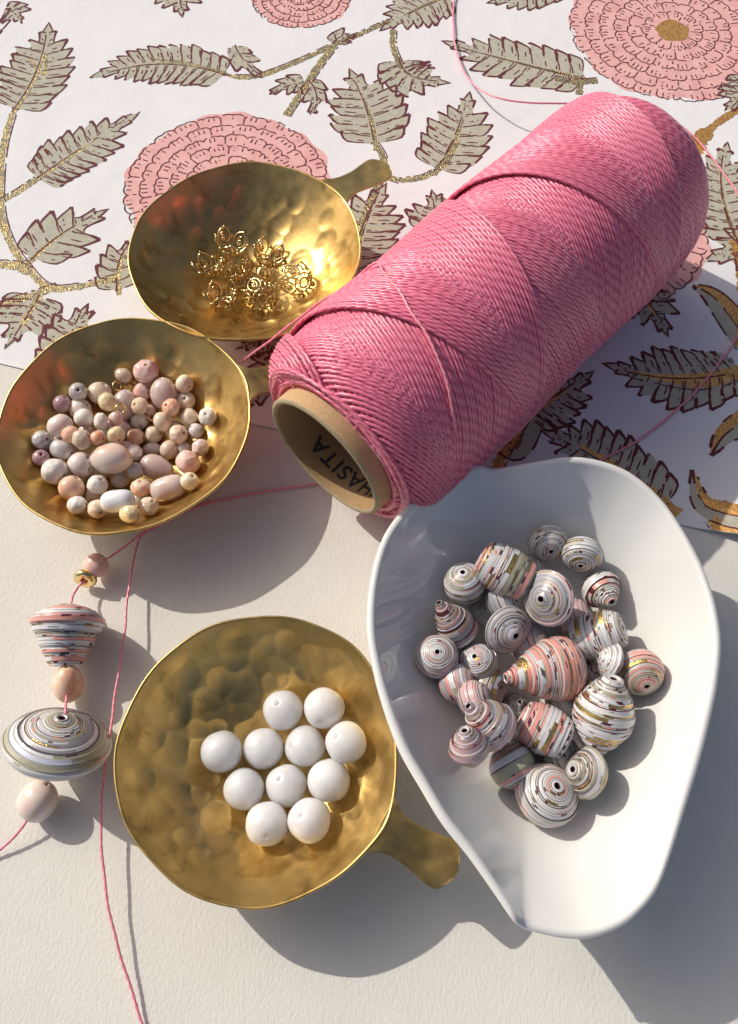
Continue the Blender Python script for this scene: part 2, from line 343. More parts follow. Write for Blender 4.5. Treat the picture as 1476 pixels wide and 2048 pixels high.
def leaf(base, tip, ctrl, wpx, n, stem=True, asym=1.0, lines=1.0, gold=.75, refl=False):
    b0, t0, c0 = W(*base), W(*tip), W(*ctrl); n = int(n * 1.3 + .5); wpx = wpx * 1.06
    w = wpx
    sp = lambda t: (1 - t) ** 2 * b0 + 2 * t * (1 - t) * c0 + t * t * t0
    def nr(t):
        e = sp(t + .01) - sp(t - .01); e /= np.linalg.norm(e); return np.array([-e[1], e[0]]), e
    wid = lambda t: w * (np.sin(np.pi * min(1, .16 + .80 * t)) ** .65) * (1 if t < .75 else 1 - .55 * (t - .75) / .25)
    off = np.array([rng.uniform(-.05, .05), rng.uniform(-.05, .05)])
    Ls = np.linalg.norm(t0 - b0)
    for sd in (1, -1):
        nn = n if sd > 0 else max(2, int(round(n * rng.uniform(.85, 1.15))))
        dt = .90 / nn; ww = (asym if sd > 0 else 1)
        for i in range(nn):
            ta = .05 + i * dt; tb = ta + dt
            jw = rng.uniform(.9, 1.12)
            wa = wid(ta) * .60 * ww * (0.25 if i == 0 else 1); wb = wid(tb) * .56 * ww; wp = wid(ta + dt * .75) * 1.16 * ww * jw * (.8 if i == nn - 1 else 1)
            na, ea = nr(ta); nb, eb = nr(min(tb, .98)); npk, ep = nr(min(.98, ta + dt))
            va = sp(ta) + sd * na * wa; vb = sp(min(tb, .985)) + sd * nb * wb
            if i == nn - 1: vb = sp(.97) + sd * nb * wid(.97) * .25
            pk = sp(min(.97, ta + dt * .8)) + sd * npk * wp + ep * min(Ls * dt, w * .8) * .62
            bul = sp(ta + dt * .32) + sd * na * wp * .84
            low = spline([va, bul, pk], 7)
            up = spline([pk, (pk + vb) / 2 + ep * Ls * dt * .02 - sd * npk * .02, vb], 5)
            I_leaf.poly(np.r_[[sp(ta) - sd * na * .015], low, up[1:], [sp(min(tb, .985)) - sd * nb * .015]], ZL)
            if lines > 0:
                ov = lambda P: np.asarray(P) + off
                lw = rng.uniform(.8, 1.2)
                I_line.stroke(ov(low[1:]), (.03 * lw, .06 * lw, .09 * lw), ZS, .06)
                I_line.stroke(ov(up), (.10 * lw, .05 * lw), ZS, .06)
                vn = sp(max(.03, ta - dt * .35)) + sd * na * wid(ta) * .12
                I_line.stroke(ov([va, va * .45 + vn * .55 - ea * .02, vn]), (.06, .045, .03), ZS, .12)
                m1 = sp(ta + dt * .15) + sd * na * wp * .26; m2 = sp(ta + dt * .55) + sd * na * wp * .72
                if rng.random() < .9: I_line.stroke(ov([m1 * .8 + m2 * .2, m1 * .4 + m2 * .6 , m1*.1+m2*.9]), (.03, .05, .03), ZS, .18)
            if lines > 0 and Ls > 1.2:
                for f0, f1 in ((.62, .22), (.85, .5)):
                    h1 = sp(min(.97, ta + dt * f0)) + sd * npk * wp * .10; h2 = sp(min(.97, ta + dt * (f0 + .16))) + sd * npk * wp * (.10 + .34 * f1 + .12)
                    if rng.random() < .8: I_line.stroke(off + [h1, h1 * .5 + h2 * .5, h2], (.035, .045, .02), ZS, .12)
    # pointed end
    na, ea = nr(.97)
    tipw = wid(.86) * .50
    P = np.r_[[sp(.95) + na * tipw], spline([sp(.97) + na * tipw * .9, sp(1.02) + na * tipw * .5, sp(1.0) + ea * w * .40], 5), spline([sp(1.0) + ea * w * .40, sp(1.02) - na * tipw * .5, sp(.97) - na * tipw * .9], 5)[1:], [sp(.95) - na * tipw]]
    I_leaf.poly(P, ZL)
    I_line.stroke(P[1:-1] + off, (.03, .07, .03), ZS, .06)
    ts = np.linspace(.0, .93, 24)
    mid = np.array([sp(t) for t in ts])
    I_line.stroke(mid + off + nr(.5)[0] * .05, (.05, .045, .04), ZS, .1)
    if stem: (I_refl if refl else I_gold).stroke(np.array([sp(t) for t in np.linspace(-.04, gold, 26)]), (.36, .30, .22, .06) if refl else (.17, .15, .11, .05), ZG)
    flush('printed_leaf')
def stem(pts, w=.13, line=True, refl=False):
    P = spline([W(*p) for p in pts], 14 * len(pts)); (I_refl if refl else I_gold).stroke(P, w, ZG)
    T = np.gradient(P, axis=0); T /= np.linalg.norm(T, axis=1)[:, None]; N = np.stack([-T[:, 1], T[:, 0]], 1)
    w0 = w if not hasattr(w, '__len__') else max(w)
    if line: I_line.stroke(P + N * (w0 * .5 + .06), .035, ZS, .10)
    flush('printed_stem')
def flower(cx, cy, rx, ring0=.13, rings=6, fill=1.0, heart=True, ang=(0, 360)):
    C = W(cx, cy); rad = abs(W(cx + rx, cy)[0] - C[0])
    n = 96; a = np.linspace(0, 2 * np.pi, n, endpoint=False)
    rr = rad * fill * (1 + .02 * np.sin(a * 17 + 1) + .025 * np.sin(a * 5 + cx))
    I_pink.poly(C + np.stack([np.cos(a) * rr, np.sin(a) * rr], 1) + np.array([.05, .04]), ZP)
    for k in range(rings):
        r1 = rad * (ring0 + (1 - ring0) * (k + 1) / rings); r0 = rad * (ring0 + (1 - ring0) * k / rings)
        m = max(7, int(2 * np.pi * r1 / (.70 + .05 * k))); ph = rng.uniform(0, 6)
        for i in range(m):
            a0 = ph + 2 * np.pi * i / m; a1 = ph + 2 * np.pi * (i + 1) / m; j = rng.uniform(-.03, .03) * rad * .3
            t = np.linspace(a0, a1, 12)
            bmp = .5 + .5 * np.abs(np.sin(np.linspace(0, np.pi * rng.choice((2, 3)), 12))) ** .6
            r = r1 - (r1 - r0) * .30 * (1 - bmp * np.sin(np.linspace(0, np.pi, 12)) ** .35) + j
            I_line.stroke(C + np.stack([np.cos(t) * r, np.sin(t) * r], 1), .042, ZS, .06)
            if rng.random() < .85:
                I_line.stroke(np.stack([C + np.array([np.cos(a0), np.sin(a0)]) * v for v in np.linspace(r0 + (r1 - r0) * .1, r1 - (r1 - r0) * .25, 5)]), .04, ZS, .1)
            for f in (.28, .5, .72):
                if rng.random() < .8:
                    aa = a0 + (a1 - a0) * f; l0 = rng.uniform(.35, .55); l1 = rng.uniform(.75, .88)
                    I_line.stroke(np.stack([C + np.array([np.cos(aa), np.sin(aa)]) * (r0 + (r1 - r0) * v) for v in np.linspace(l0, l1, 4)]), (.045, .03), ZS, .05)
    if heart:
        rr = rad * ring0 * 1.0; I_refl.poly(C + np.stack([np.cos(a) * rr * (1 + .06 * np.sin(7 * a)), np.sin(a) * rr * (1 + .06 * np.sin(5 * a))], 1), ZG)
    flush('printed_flower')

flower(452, 372, 204, heart=True)
flower(1345, 62, 205, ring0=.16)
flower(602, -8, 100, rings=5)
flower(1198, 448, 215)
# leaves: base, tip, bend point (photo pixels on the sheet), half width in centimetres, teeth each side
leaf((28, 225), (98, 62), (88, 150), 1.15, 8)
leaf((72, 362), (262, 236), (130, 320), .95, 8)
leaf((62, 522), (195, 428), (110, 470), .95, 4)
leaf((462, 152), (200, 150), (330, 105), .95, 9)
leaf((752, 295), (708, 155), (742, 215), 1.22, 5)
leaf((872, 345), (938, 200), (920, 280), 1.0, 6)
leaf((796, 118), (880, 165), (800, 160), .95, 5)
leaf((1178, 160), (905, 90), (1040, 130), 1.05, 7)
leaf((905, -8), (775, 52), (840, 8), 1.0, 6)
leaf((358, -70), (362, 22), (352, -20), 1.0, 5)
leaf((238, 585), (262, 490), (232, 520), .7, 4)
leaf((78, 592), (24, 680), (60, 625), .95, 4)
leaf((130, 740), (168, 625), (140, 670), .9, 4)
leaf((705, 560), (762, 385), (715, 460), 1.15, 6)
leaf((858, 470), (868, 392), (880, 430), .8, 3)
leaf((600, 730), (505, 800), (560, 740), .9, 4)
leaf((640, 700), (490, 690), (560, 660), .8, 5)
leaf((1490, 738), (1228, 735), (1360, 775), .95, 8, refl=True)
leaf((1345, 1020), (1108, 868), (1205, 905), .98, 8, refl=True)
leaf((1050, 830), (1170, 752), (1100, 800), .8, 5, refl=True)
leaf((1240, 560), (1330, 660), (1300, 600), .7, 4, refl=True)
leaf((700, 800), (585, 850), (640, 800), .8, 4, refl=True)
leaf((1480, 490), (1450, 300), (1425, 390), .95, 7)
leaf((1500, 150), (1458, 215), (1490, 190), .7, 4)
leaf((1150, -30), (990, 5), (1060, -10), .8, 6)
leaf((470, 90), (520, 150), (480, 120), .45, 2, False)
leaf((610, 165), (548, 185), (580, 165), .42, 2, False)
leaf((612, 160), (622, 225), (640, 190), .42, 2, False)
leaf((665, 88), (705, 72), (680, 70), .4, 2, False)
leaf((10, 20), (40, 40), (25, 20), .6, 3, False)
def hook(a, m, c, w):                                          # a curled leaf: gold half, olive half
    P = spline([W(*a), W(*m), W(*c)], 24); T = np.gradient(P, axis=0); T /= np.linalg.norm(T, axis=1)[:, None]; N = np.stack([-T[:, 1], T[:, 0]], 1)
    ww = (np.sin(np.linspace(.02, 1.7, 24)) * w)[:, None]
    I_refl.poly(np.r_[P + N * .02, (P + N * ww)[::-1]], ZG); I_leaf.poly(np.r_[P - N * ww, (P + N * .02)[::-1]], ZL)
    I_line.stroke(P, (.09, .05, .03), ZS, .08); I_line.stroke(P - N * ww, (.09, .04), ZS, .08); I_line.stroke(P + N * ww, (.09, .03), ZS, .25)
    flush('printed_leaf')
hook((1386, 572), (1432, 600), (1500, 690), .52)
hook((1421, 912), (1450, 870), (1510, 830), .40)
hook((1384, 940), (1408, 1012), (1500, 1050), .42)
hook((985, 880), (1030, 900), (1058, 830), .5)
stem([(24, 230), (6, 300), (0, 400), (14, 470), (50, 530), (110, 578), (235, 556)], .22)
stem([(0, 405), (35, 385), (75, 358)], .2)
stem([(50, 532), (66, 518)], .18)
stem([(-10, 530), (30, 532), (60, 545)], .3)
stem([(-10, 615), (50, 596), (115, 574)], .26)
stem([(80, 590), (45, 650)], .2, False)
stem([(470, 155), (520, 152), (600, 122), (665, 92), (700, 78), (745, 58), (780, 42)], .2)
stem([(668, 92), (632, 140), (572, 232)], .24)
stem([(786, 60), (786, 95), (800, 130)], .2)
stem([(800, 362), (850, 354), (892, 325), (915, 280)], .18)
stem([(752, 290), (768, 330), (742, 400), (716, 470), (706, 560)], .2)
stem([(800, 362), (775, 352), (760, 340)], .18)
stem([(470, 155), (380, 128), (300, 118)], .12, False)
stem([(1045, 840), (1010, 900), (985, 960)], .3, refl=True)
stem([(880, 470), (905, 420), (880, 395)], .14)
stem([(905, -8), (960, -30), (1020, -60)], .2)
stem([(60, 120), (88, 150), (92, 110)], .1, False)
stem([(1110, 158), (1150, 164), (1195, 162)], .24)
stem([(1160, 165), (1158, 190)], .22, False)
stem([(1500, 205), (1430, 250), (1380, 300)], (.25, .25, .9), False, refl=True)
stem([(1500, 738), (1400, 768), (1265, 745)], (.34, .26, .1), refl=True)
stem([(1470, 480), (1490, 560), (1490, 700)], .45, refl=True)
stem([(480, 855), (545, 878)], .26, refl=True)
stem([(1160, 660), (1210, 650)], .5, False, refl=True)
stem([(1476, 1075), (1440, 1062), (1420, 1040)], .35, refl=True)
for k in range(60):                                            # the print goes on beyond the picture
    a = rng.uniform(0, 6.28); bx = rng.uniform(-1100, 2500); by = rng.uniform(-900, 700)
    if -90 < bx < 1560 and by > -120: continue
    leaf((bx, by), (bx + 220 * math.cos(a), by + 150 * math.sin(a)), (bx + 120 * math.cos(a + .4), by + 80 * math.sin(a + .4)), 1.0, 6)
# ------------------------------------------------------------------ hammered brass bowls
class Surf: pass
def brass_bowl(name, px, py, Rr, hgt, toward, label, seed, ndent):
    r = random.Random(seed); C = at(px, py, hgt); H = at(*toward, hgt - .1)
    root = thing(name, label, 'bowl', (C[0], C[1], 0), 'small hammered brass bowls with a flat handle')
    ha = math.atan2(H[1] - C[1], H[0] - C[0]); hl = np.linalg.norm(H[:2] - C[:2])
    nr, na = 130, 280
    u = np.linspace(0, 1, nr); a = np.linspace(0, 2 * np.pi, na, endpoint=False)
    U_, A_ = np.meshgrid(u, a, indexing='ij')
    wob = 1 + .007 * np.sin(3 * A_ + seed) + .006 * np.sin(5 * A_ + 2 * seed) + .004 * np.sin(11 * A_ + seed)
    da = (A_ - ha + np.pi) % (2 * np.pi) - np.pi
    lip = .10 * np.exp(-(da / .2) ** 2)                        # the rim runs out into the handle
    rad = U_ * (Rr * wob + lip * U_ ** 8)
    X = rad * np.cos(A_); Y = rad * np.sin(A_)
    prof = lambda q: .10 + (hgt - .10) * (.18 * q ** 1.5 + .82 * q ** 2.6)
    Zi = prof(U_)
    dent = np.zeros_like(Zi)
    for k in range(ndent):
        rr = Rr * .90 * math.sqrt(r.random()); th = r.uniform(0, 6.283); w = r.uniform(.26, .46); dp = r.uniform(.038, .074)
        d2 = (X - rr * math.cos(th)) ** 2 + (Y - rr * math.sin(th)) ** 2
        dent = np.minimum(dent, -dp * np.clip(1 - d2 / w ** 2, 0, 1))
    fade = 1 - sst((U_ - .90) / .08)
    Zi = Zi + dent * fade + .012 * np.sin(3 * X + seed) * np.sin(2.6 * Y) * fade + .012 * np.sin(4 * A_ + seed) * sst((U_ - .8) / .2)
    inner = np.stack([X, Y, Zi], -1)
    th = .075
    k = np.linspace(1, 0, 40)
    Uo, Ao = np.meshgrid(k, a, indexing='ij')
    rim = inner[-1]
    er = np.stack([np.cos(a), np.sin(a), 0 * a], -1)
    rows = [inner.reshape(nr, na, 3)]
    rows.append((rim + er * .03 + [0, 0, .012])[None]); rows.append((rim + er * .055 + [0, 0, -.015])[None]); rows.append((rim + er * .055 + [0, 0, -.06])[None])
    out = np.stack([rim[None, :, 0] * Uo + er[None, :, 0] * .05 * Uo, rim[None, :, 1] * Uo + er[None, :, 1] * .05 * Uo, np.maximum(0.004, prof(Uo) - .096 - .0 * Uo)], -1)
    out[0, :, 2] = rim[:, 2] - .085
    rows.append(out)
    V = np.concatenate(rows, 0); nrow = V.shape[0]
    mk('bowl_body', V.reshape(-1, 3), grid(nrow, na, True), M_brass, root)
    # handle: a flat strip, wide at the rim, waisted, then flaring to a rounded end
    L = hl - Rr
    t = 1 - (1 - np.linspace(0, 1, 30)) ** 1.35; hw = np.interp(t, [0, .10, .25, .45, .8, 1], [.72, .51, .43, .45, .57, .58])
    hw = np.convolve(np.pad(hw, 2, mode='edge'), np.ones(5) / 5, 'valid'); hw = hw * np.sqrt(1 - .86 * np.clip((t - .74) / .26, 0, 1) ** 2.4)
    xs = Rr + .02 + t * L; zc = prof(1) - .015 - .16 * sst(t * 1.6) - .10 * t
    nv = 13; v = np.linspace(-1, 1, nv)
    endr = np.where(t > .85, 1, 0)
    Xh = xs[:, None] - .07 * sst((t - .8) / .2)[:, None] * (np.abs(v) ** 2)[None, :]; Yh = hw[:, None] * v[None, :]
    Zt = zc[:, None] + .02 * (np.abs(v) ** 3)[None, :] + .006 * np.sin(9 * Xh + seed) * np.sin(7 * Yh) + np.zeros_like(Xh)
    top = np.stack([Xh, Yh, Zt], -1); bot = top - [0, 0, .075]
    loop = np.concatenate([top, bot[:, ::-1]], 1)              # closed cross sections
    Vh = loop.reshape(-1, 3); m = 2 * nv
    Fh = grid(30, m, True).tolist(); Fh.append(list(range(29 * m, 30 * m))); Fh.append(list(range(m))[::-1])
    ca, sa = math.cos(ha), math.sin(ha)
    Vh = np.stack([Vh[:, 0] * ca - Vh[:, 1] * sa, Vh[:, 0] * sa + Vh[:, 1] * ca, Vh[:, 2]], 1)
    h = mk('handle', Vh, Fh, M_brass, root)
    md = h.modifiers.new('soft_edges', 'BEVEL'); md.width = .025; md.segments = 2; md.limit_method = 'ANGLE'
    def z_at(x, y):
        q = np.hypot(x - C[0], y - C[1]) / Rr
        return np.where(q < 1.0, prof(np.minimum(q, 1)), -5.)
    return z_at
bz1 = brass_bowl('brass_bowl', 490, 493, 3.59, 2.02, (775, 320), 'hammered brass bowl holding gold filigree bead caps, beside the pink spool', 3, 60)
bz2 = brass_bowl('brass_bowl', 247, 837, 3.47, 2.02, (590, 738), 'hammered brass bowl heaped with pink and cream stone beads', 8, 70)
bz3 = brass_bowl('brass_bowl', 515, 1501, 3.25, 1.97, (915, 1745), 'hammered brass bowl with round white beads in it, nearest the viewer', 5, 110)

# ------------------------------------------------------------------ porcelain dish
OUT = [(956, 927, 3.05), (978, 934, 2.95), (1000, 933, 3.0), (1036, 927, 3.15), (1089, 918, 3.25), (1136, 911, 3.3), (1189, 916, 3.25), (1247, 935, 3.2), (1294, 967, 3.15), (1336, 1011, 3.1),
       (1378, 1075, 3.1), (1410, 1138, 3.1), (1433, 1206, 3.1), (1444, 1280, 3.1), (1439, 1353, 3.1), (1428, 1416, 3.1), (1405, 1511, 3.05), (1373, 1616, 3.0), (1336, 1732, 2.9),
       (1310, 1790, 2.85), (1268, 1837, 2.8), (1226, 1863, 2.75), (1173, 1878, 2.7), (1121, 1876, 2.7), (1068, 1864, 2.70), (1048, 1857, 2.72), (1036, 1851, 2.85), (1024, 1838, 2.95), (984, 1780, 3.0), (937, 1714, 3.05),
       (884, 1648, 3.1), (842, 1579, 3.1), (795, 1495, 3.1), (758, 1390, 3.1), (738, 1301, 3.1), (733, 1238, 3.1), (739, 1164, 3.1), (758, 1090, 3.1), (787, 1038, 3.1), (831, 993, 3.1), (879, 959, 3.05), (926, 934, 3.0)]
rimP = np.array([at(*p) for p in OUT])
DC = at(1075, 1415, .5)
na = 300
rim = spline(np.r_[rimP[-3:], rimP, rimP[:3]], na * (len(rimP) + 5) // len(rimP))
rim = resample(rim, .01)[0]
ang = np.unwrap(np.arctan2(rim[:, 1] - DC[1], rim[:, 0] - DC[0]))
if ang[-1] < ang[0]: rim = rim[::-1]; ang = ang[::-1]
gA = np.linspace(ang[len(ang) // 20], ang[len(ang) // 20] + 2 * np.pi, na, endpoint=False)
rimR = np.interp(gA, ang, np.hypot(rim[:, 0] - DC[0], rim[:, 1] - DC[1])); rimZ = np.interp(gA, ang, rim[:, 2])
FLOOR = .50
spA = math.atan2(*(at(1150, 1876, 2.7) - DC)[[1, 0]])
def dish_exp(a):
    d = (a - spA + np.pi) % (2 * np.pi) - np.pi
    return 2.7 - .55 * np.exp(-(d / .6) ** 2)
def dish_z(x, y):
    a = np.arctan2(y - DC[1], x - DC[0]); r = np.hypot(x - DC[0], y - DC[1])
    aa = (a - gA[0]) % (2 * np.pi); G = np.r_[gA - gA[0], 2 * np.pi]
    R0 = np.interp(aa, G, np.r_[rimR, rimR[0]]); Z0 = np.interp(aa, G, np.r_[rimZ, rimZ[0]])
    q = r / (R0 - .222); return np.where(q < 1, FLOOR + (Z0 - FLOOR) * np.minimum(q, 1) ** dish_exp(a), -5)
er = np.stack([np.cos(gA), np.sin(gA), 0 * gA], -1)
gk = np.exp(-.5 * (np.arange(-18, 19) / 7.0) ** 2); gk /= gk.sum()
smo = lambda v: np.convolve(np.r_[v[-18:], v, v[:18]], gk, 'valid')
rimS, zS = smo(rimR), smo(rimZ)                                 # the wall is smoother than the rim
rows = []
for qv in np.linspace(0, 1, 60):
    w5 = qv ** 5; r = (rimS * (1 - w5) + rimR * w5 - .222) * qv; rows.append(np.stack([DC[0] + r * np.cos(gA), DC[1] + r * np.sin(gA), FLOOR + (zS * (1 - w5) + rimZ * w5 - .05 - FLOOR) * qv ** dish_exp(gA)], -1))
base = np.stack([DC[0] + rimR * np.cos(gA), DC[1] + rimR * np.sin(gA), rimZ], -1)
for ph in np.linspace(150, -60, 12):                           # the rounded lip
    rows.append(base + er * (-.115 + .115 * math.cos(R_(ph))) + np.array([0, 0, -.09 + .10 * math.sin(R_(ph))]))
zl = rows[-1]
for qv in np.linspace(.97, .36, 34):
    r = np.hypot(zl[:, 0] - DC[0], zl[:, 1] - DC[1]) * qv
    z = np.maximum(.02, (FLOOR - .34) + (zl[:, 2] - FLOOR + .34) * ((qv - .30) / .70) ** (dish_exp(gA) * .80)) if qv > .30 else 0 * gA
    rows.append(np.stack([DC[0] + r * np.cos(gA), DC[1] + r * np.sin(gA), z], -1))
r = np.hypot(rows[-1][:, 0] - DC[0], rows[-1][:, 1] - DC[1])
rows.append(np.stack([DC[0] + r * .97 * np.cos(gA), DC[1] + r * .97 * np.sin(gA), 0 * gA + .015], -1)); rows.append(np.stack([DC[0] + 0 * r, DC[1] + 0 * r, 0 * gA + .02], -1))
Vd = np.stack(rows); Vd[..., 0] -= DC[0]; Vd[..., 1] -= DC[1]
o = mk('porcelain_dish', Vd.reshape(-1, 3), grid(len(rows), na, True), M_porc)
o.location = (DC[0], DC[1], 0)
tag(o, 'white glazed porcelain dish drawn out to a spout, holding rolled paper beads', 'dish')

# ------------------------------------------------------------------ the spool of cord
SR = 3.02
SA, SB = np.array([-.85, 10.38, SR]), np.array([8.32, 20.15, SR])
sx = SB - SA; SL = np.linalg.norm(sx); sx /= SL
sz = np.array([0, 0, 1.]); sy = np.cross(sz, sx)
spool = thing('cord_spool', 'large spool of bright pink waxed cord on a cardboard tube', 'spool', (*((SA + SB) / 2)[:2], 0))
TR, TI = 1.93, 1.74
def cyl(s, r, th): return SA + sx * np.asarray(s)[..., None] + (np.asarray(r) * np.cos(th))[..., None] * sz + (np.asarray(r) * np.sin(th))[..., None] * sy
def Rs(s):
    q = np.clip(np.abs(s - SL / 2) / (SL / 2), 0, 1)
    e = np.clip(1 - q ** np.where(s < SL / 2, 18.0, 11.0), 0, 1) ** .5
    return TR + .02 + (SR - .14 - TR) * e * (1 + .0 * s)
# tube
a = np.linspace(0, 2 * np.pi, 96, endpoint=False)
rows = []; n_out = 0
for s_, r_ in [(-.44, TI + .02), (-.48, TI + .05), (-.50, (TI + TR) / 2), (-.48, TR - .04), (-.44, TR), (-.3, TR), (.5, TR), (SL - .5, TR), (SL + .45, TR), (SL + .5, TR - .05), (SL + .5, TI + .05), (SL + .45, TI), (SL * .5, TI), (.6, TI), (-.3, TI), (-.44, TI + .02)]:
    w = 1 + .004 * np.sin(3 * a + 1); rows.append(cyl(np.full(96, s_), r_ * w, a))
Vt = np.stack(rows).reshape(-1, 3)
fi = grid(len(rows), 96, True); ridx = np.repeat(np.arange(len(rows) - 1), 96)
tb = mk('cardboard_tube', Vt, fi[:, ::-1], [M_card, M_cardedge, M_cardin], None, True, midx=np.where((ridx < 4) | (ridx == 9), 1, np.where(ridx > 10, 2, 0)))
adopt(tb, spool)
# lettering printed round the inside of the tube
cu = bpy.data.curves.new('lettering', 'FONT'); cu.body = 'LINHASITA'; cu.size = .66; cu.space_character = 1.12; cu.offset = .012
tmp = bpy.data.objects.new('lettering', cu); COL.objects.link(tmp); bpy.context.view_layer.update()
dg = bpy.context.evaluated_depsgraph_get(); tm = bpy.data.meshes.new_from_object(tmp.evaluated_get(dg))
import bmesh
bm = bmesh.new(); bm.from_mesh(tm); bmesh.ops.triangulate(bm, faces=bm.faces)
bmesh.ops.subdivide_edges(bm, edges=[e for e in bm.edges if e.calc_length() > .12], cuts=3, use_grid_fill=False)
TV = np.array([v.co[:] for v in bm.verts]); TF = [[v.index for v in f.verts] for f in bm.faces]; bm.verts.index_update(); bm.free()
bpy.data.objects.remove(tmp); bpy.data.curves.remove(cu); bpy.data.meshes.remove(tm)
cx = (TV[:, 0].min() + TV[:, 0].max()) / 2
LET_TH = R_(196)
thl = LET_TH - (TV[:, 0] - cx) / (TI - .012)
lt = mk('printed_lettering', cyl(.46 - TV[:, 1], np.full(len(TV), TI - .012), thl), TF, M_print, None, False)
lt.parent = tb
# the body under the top layer, and its end faces
ns = 90; ss = SL / 2 - SL / 2 * np.cos(np.linspace(0, np.pi, ns))
Vc = np.stack([cyl(np.full(96, v), np.full(96, max(TR - .02, Rs(v) - .02)), a) for v in ss]).reshape(-1, 3)
adopt(mk('inner_winding', Vc, grid(ns, 96, True)[:, ::-1], M_core), spool)
# crossed turns of cord laid side by side, the newest on top
CW = .098; NB = 62; PIT = NB * CW; DELTA = .215; CR = .0495
mb = MB()
def lay(i, sgn):
    age = (i + .5) / NB
    s0 = i * CW if sgn > 0 else -i * CW + 1.1
    nT = int(SL / PIT) + 3
    th = np.arange(-2 * np.pi * 2, 2 * np.pi * nT, 2 * np.pi / 110)
    s_ = (s0 - PIT + PIT * th / (2 * np.pi)) if sgn > 0 else (SL + PIT + s0 - PIT * th / (2 * np.pi))
    ok = (s_ > .004) & (s_ < SL - .004)
    th, s_ = th[ok], s_[ok]
    if len(th) < 4: return
    # extra samples where the surface turns over the shoulder
    s2 = np.concatenate([[s_[0]], s_, [s_[-1]]])
    fine = np.interp(np.linspace(0, 1, len(th) + 120), np.r_[np.linspace(0, .08, 60), np.linspace(.08, .92, len(th)), np.linspace(.92, 1, 60)][::1], np.r_[np.linspace(0, 6, 60), np.linspace(6, len(th) - 7, len(th)), np.linspace(len(th) - 7, len(th) - 1, 60)]) if len(th) > 20 else np.arange(len(th))
    th = np.interp(fine, np.arange(len(th)), th); s_ = np.interp(fine, np.arange(len(s_)), s_)
    j = .010 * np.sin(th * 1.7 + i * 2.1) + .008 * np.sin(th * 4.3 + i)
    s_ = s_ + j
    r = Rs(s_) + DELTA * (age - .3) + .006 * np.sin(i * 7.7 + th)
    V, F, uv = tube(cyl(s_, r, th), CR, 7)
    mb.add(V, F, uv)
for i in range(NB): lay(i, 1); lay(i, -1)
def turn(s_, k, dr):
    th = np.linspace(0, 2 * np.pi * 1.02, 150) + k * 1.3
    s2 = s_ + .03 * np.sin(th * 2 + k) + .02 * np.sin(th * 5 + 2 * k)
    V, F, uv = tube(cyl(s2, np.full_like(th, 0) + dr + .03 * np.sin(th * 3 + k), th), CR, 7); mb.add(V, F, uv)
for k in range(12):                                             # turns where the cord doubles back at each end
    f = k / 11; turn(.05 + .02 * math.sin(k * 2.2), k, TR + .06 + (SR - .62 - TR) * f)
    turn(SL - .06 + .02 * math.sin(k * 1.7), k, TR + .06 + (SR - .75 - TR) * f)
wc = mb.build('wound_cord', M_cord); adopt(wc, spool)

# ------------------------------------------------------------------ loose cord
def cord(pts, label, r=.033, name='loose_cord', cat='cord'):
    P = spline(np.array(pts), 30 * len(pts)); P, q_ = resample(P, .045)
    P[:, 0] += .012 * np.sin(q_ * 2.3) + .008 * np.sin(q_ * 5.1 + 1); P[:, 1] += .012 * np.cos(q_ * 1.9 + len(pts))
    V, F, uv = tube(P, r, 10, twist=.44, lob=.15)
    c = P[len(P) // 2]; c = np.array([c[0], c[1], 0])
    o = mk(name, V - c, F, M_loose, uv=uv); o.location = c
    return tag(o, label, cat)
SPT = lambda px, py: None
def on_spool(s_, th, d=.17): return cyl(np.array(s_), np.array(Rs(np.array(s_)) + d), np.array(th))
th0 = R_(62)
pts = [on_spool(1.6, R_(-56), .10), on_spool(2.01, R_(-36), .17), on_spool(2.39, R_(-18), .19), on_spool(2.64, R_(-1), .2), on_spool(3.02, R_(14), .2), on_spool(3.36, R_(29), .2), on_spool(3.6, R_(40), .24)]
pts += [at(690, 573, 4.35), at(640, 604, 3.55), at(590, 642, 2.95), at(540, 682, 2.35), at(492, 716, 1.6), at(455, 742, .7), at(420, 770, .15)]
cord(pts, 'pink cord leading off the spool over the edge of a brass bowl')
cord([at(930, -60, .15), at(912, -10, .12), at(906, 30, .13), at(910, 85, .17), at(925, 138, .3), at(958, 178, .6), at(1003, 197, .85), at(1062, 206, .9), at(1130, 207, .85), at(1200, 206, .7), at(1262, 208, .5), at(1310, 222, .35), at(1360, 250, .2), at(1410, 297, .12), at(1450, 350, .1), at(1490, 410, .1), at(1530, 480, .1)],
     'pink cord looping across the printed paper behind the far end of the spool')
cord([at(1540, 540, .12), at(1500, 620, .11), at(1476, 668, .11), at(1425, 745, .11), at(1350, 822, .11), at(1282, 877, .11), at(1205, 918, .11), at(1130, 950, .11), at(1060, 985, .11)],
     'pink cord lying on the shaded printed paper and running under the white dish')
cord([at(830, 930, .06), at(740, 950, .06), at(655, 965, .06), at(560, 978, .06), at(470, 996, .06), at(395, 1014, .06), at(330, 1045, .07), at(285, 1070, .1), at(273, 1090, .18), at(266, 1125, .3), at(256, 1195, .46), at(244, 1300, .52), at(225, 1430, .56), at(210, 1530, .56), at(203, 1620, .53), at(203, 1700, .5), at(213, 1790, .43), at(235, 1890, .32), at(262, 1980, .18), at(290, 2060, .1), at(330, 2160, .06)],
     'long pink cord from under the spool past the brass bowls to the near edge')

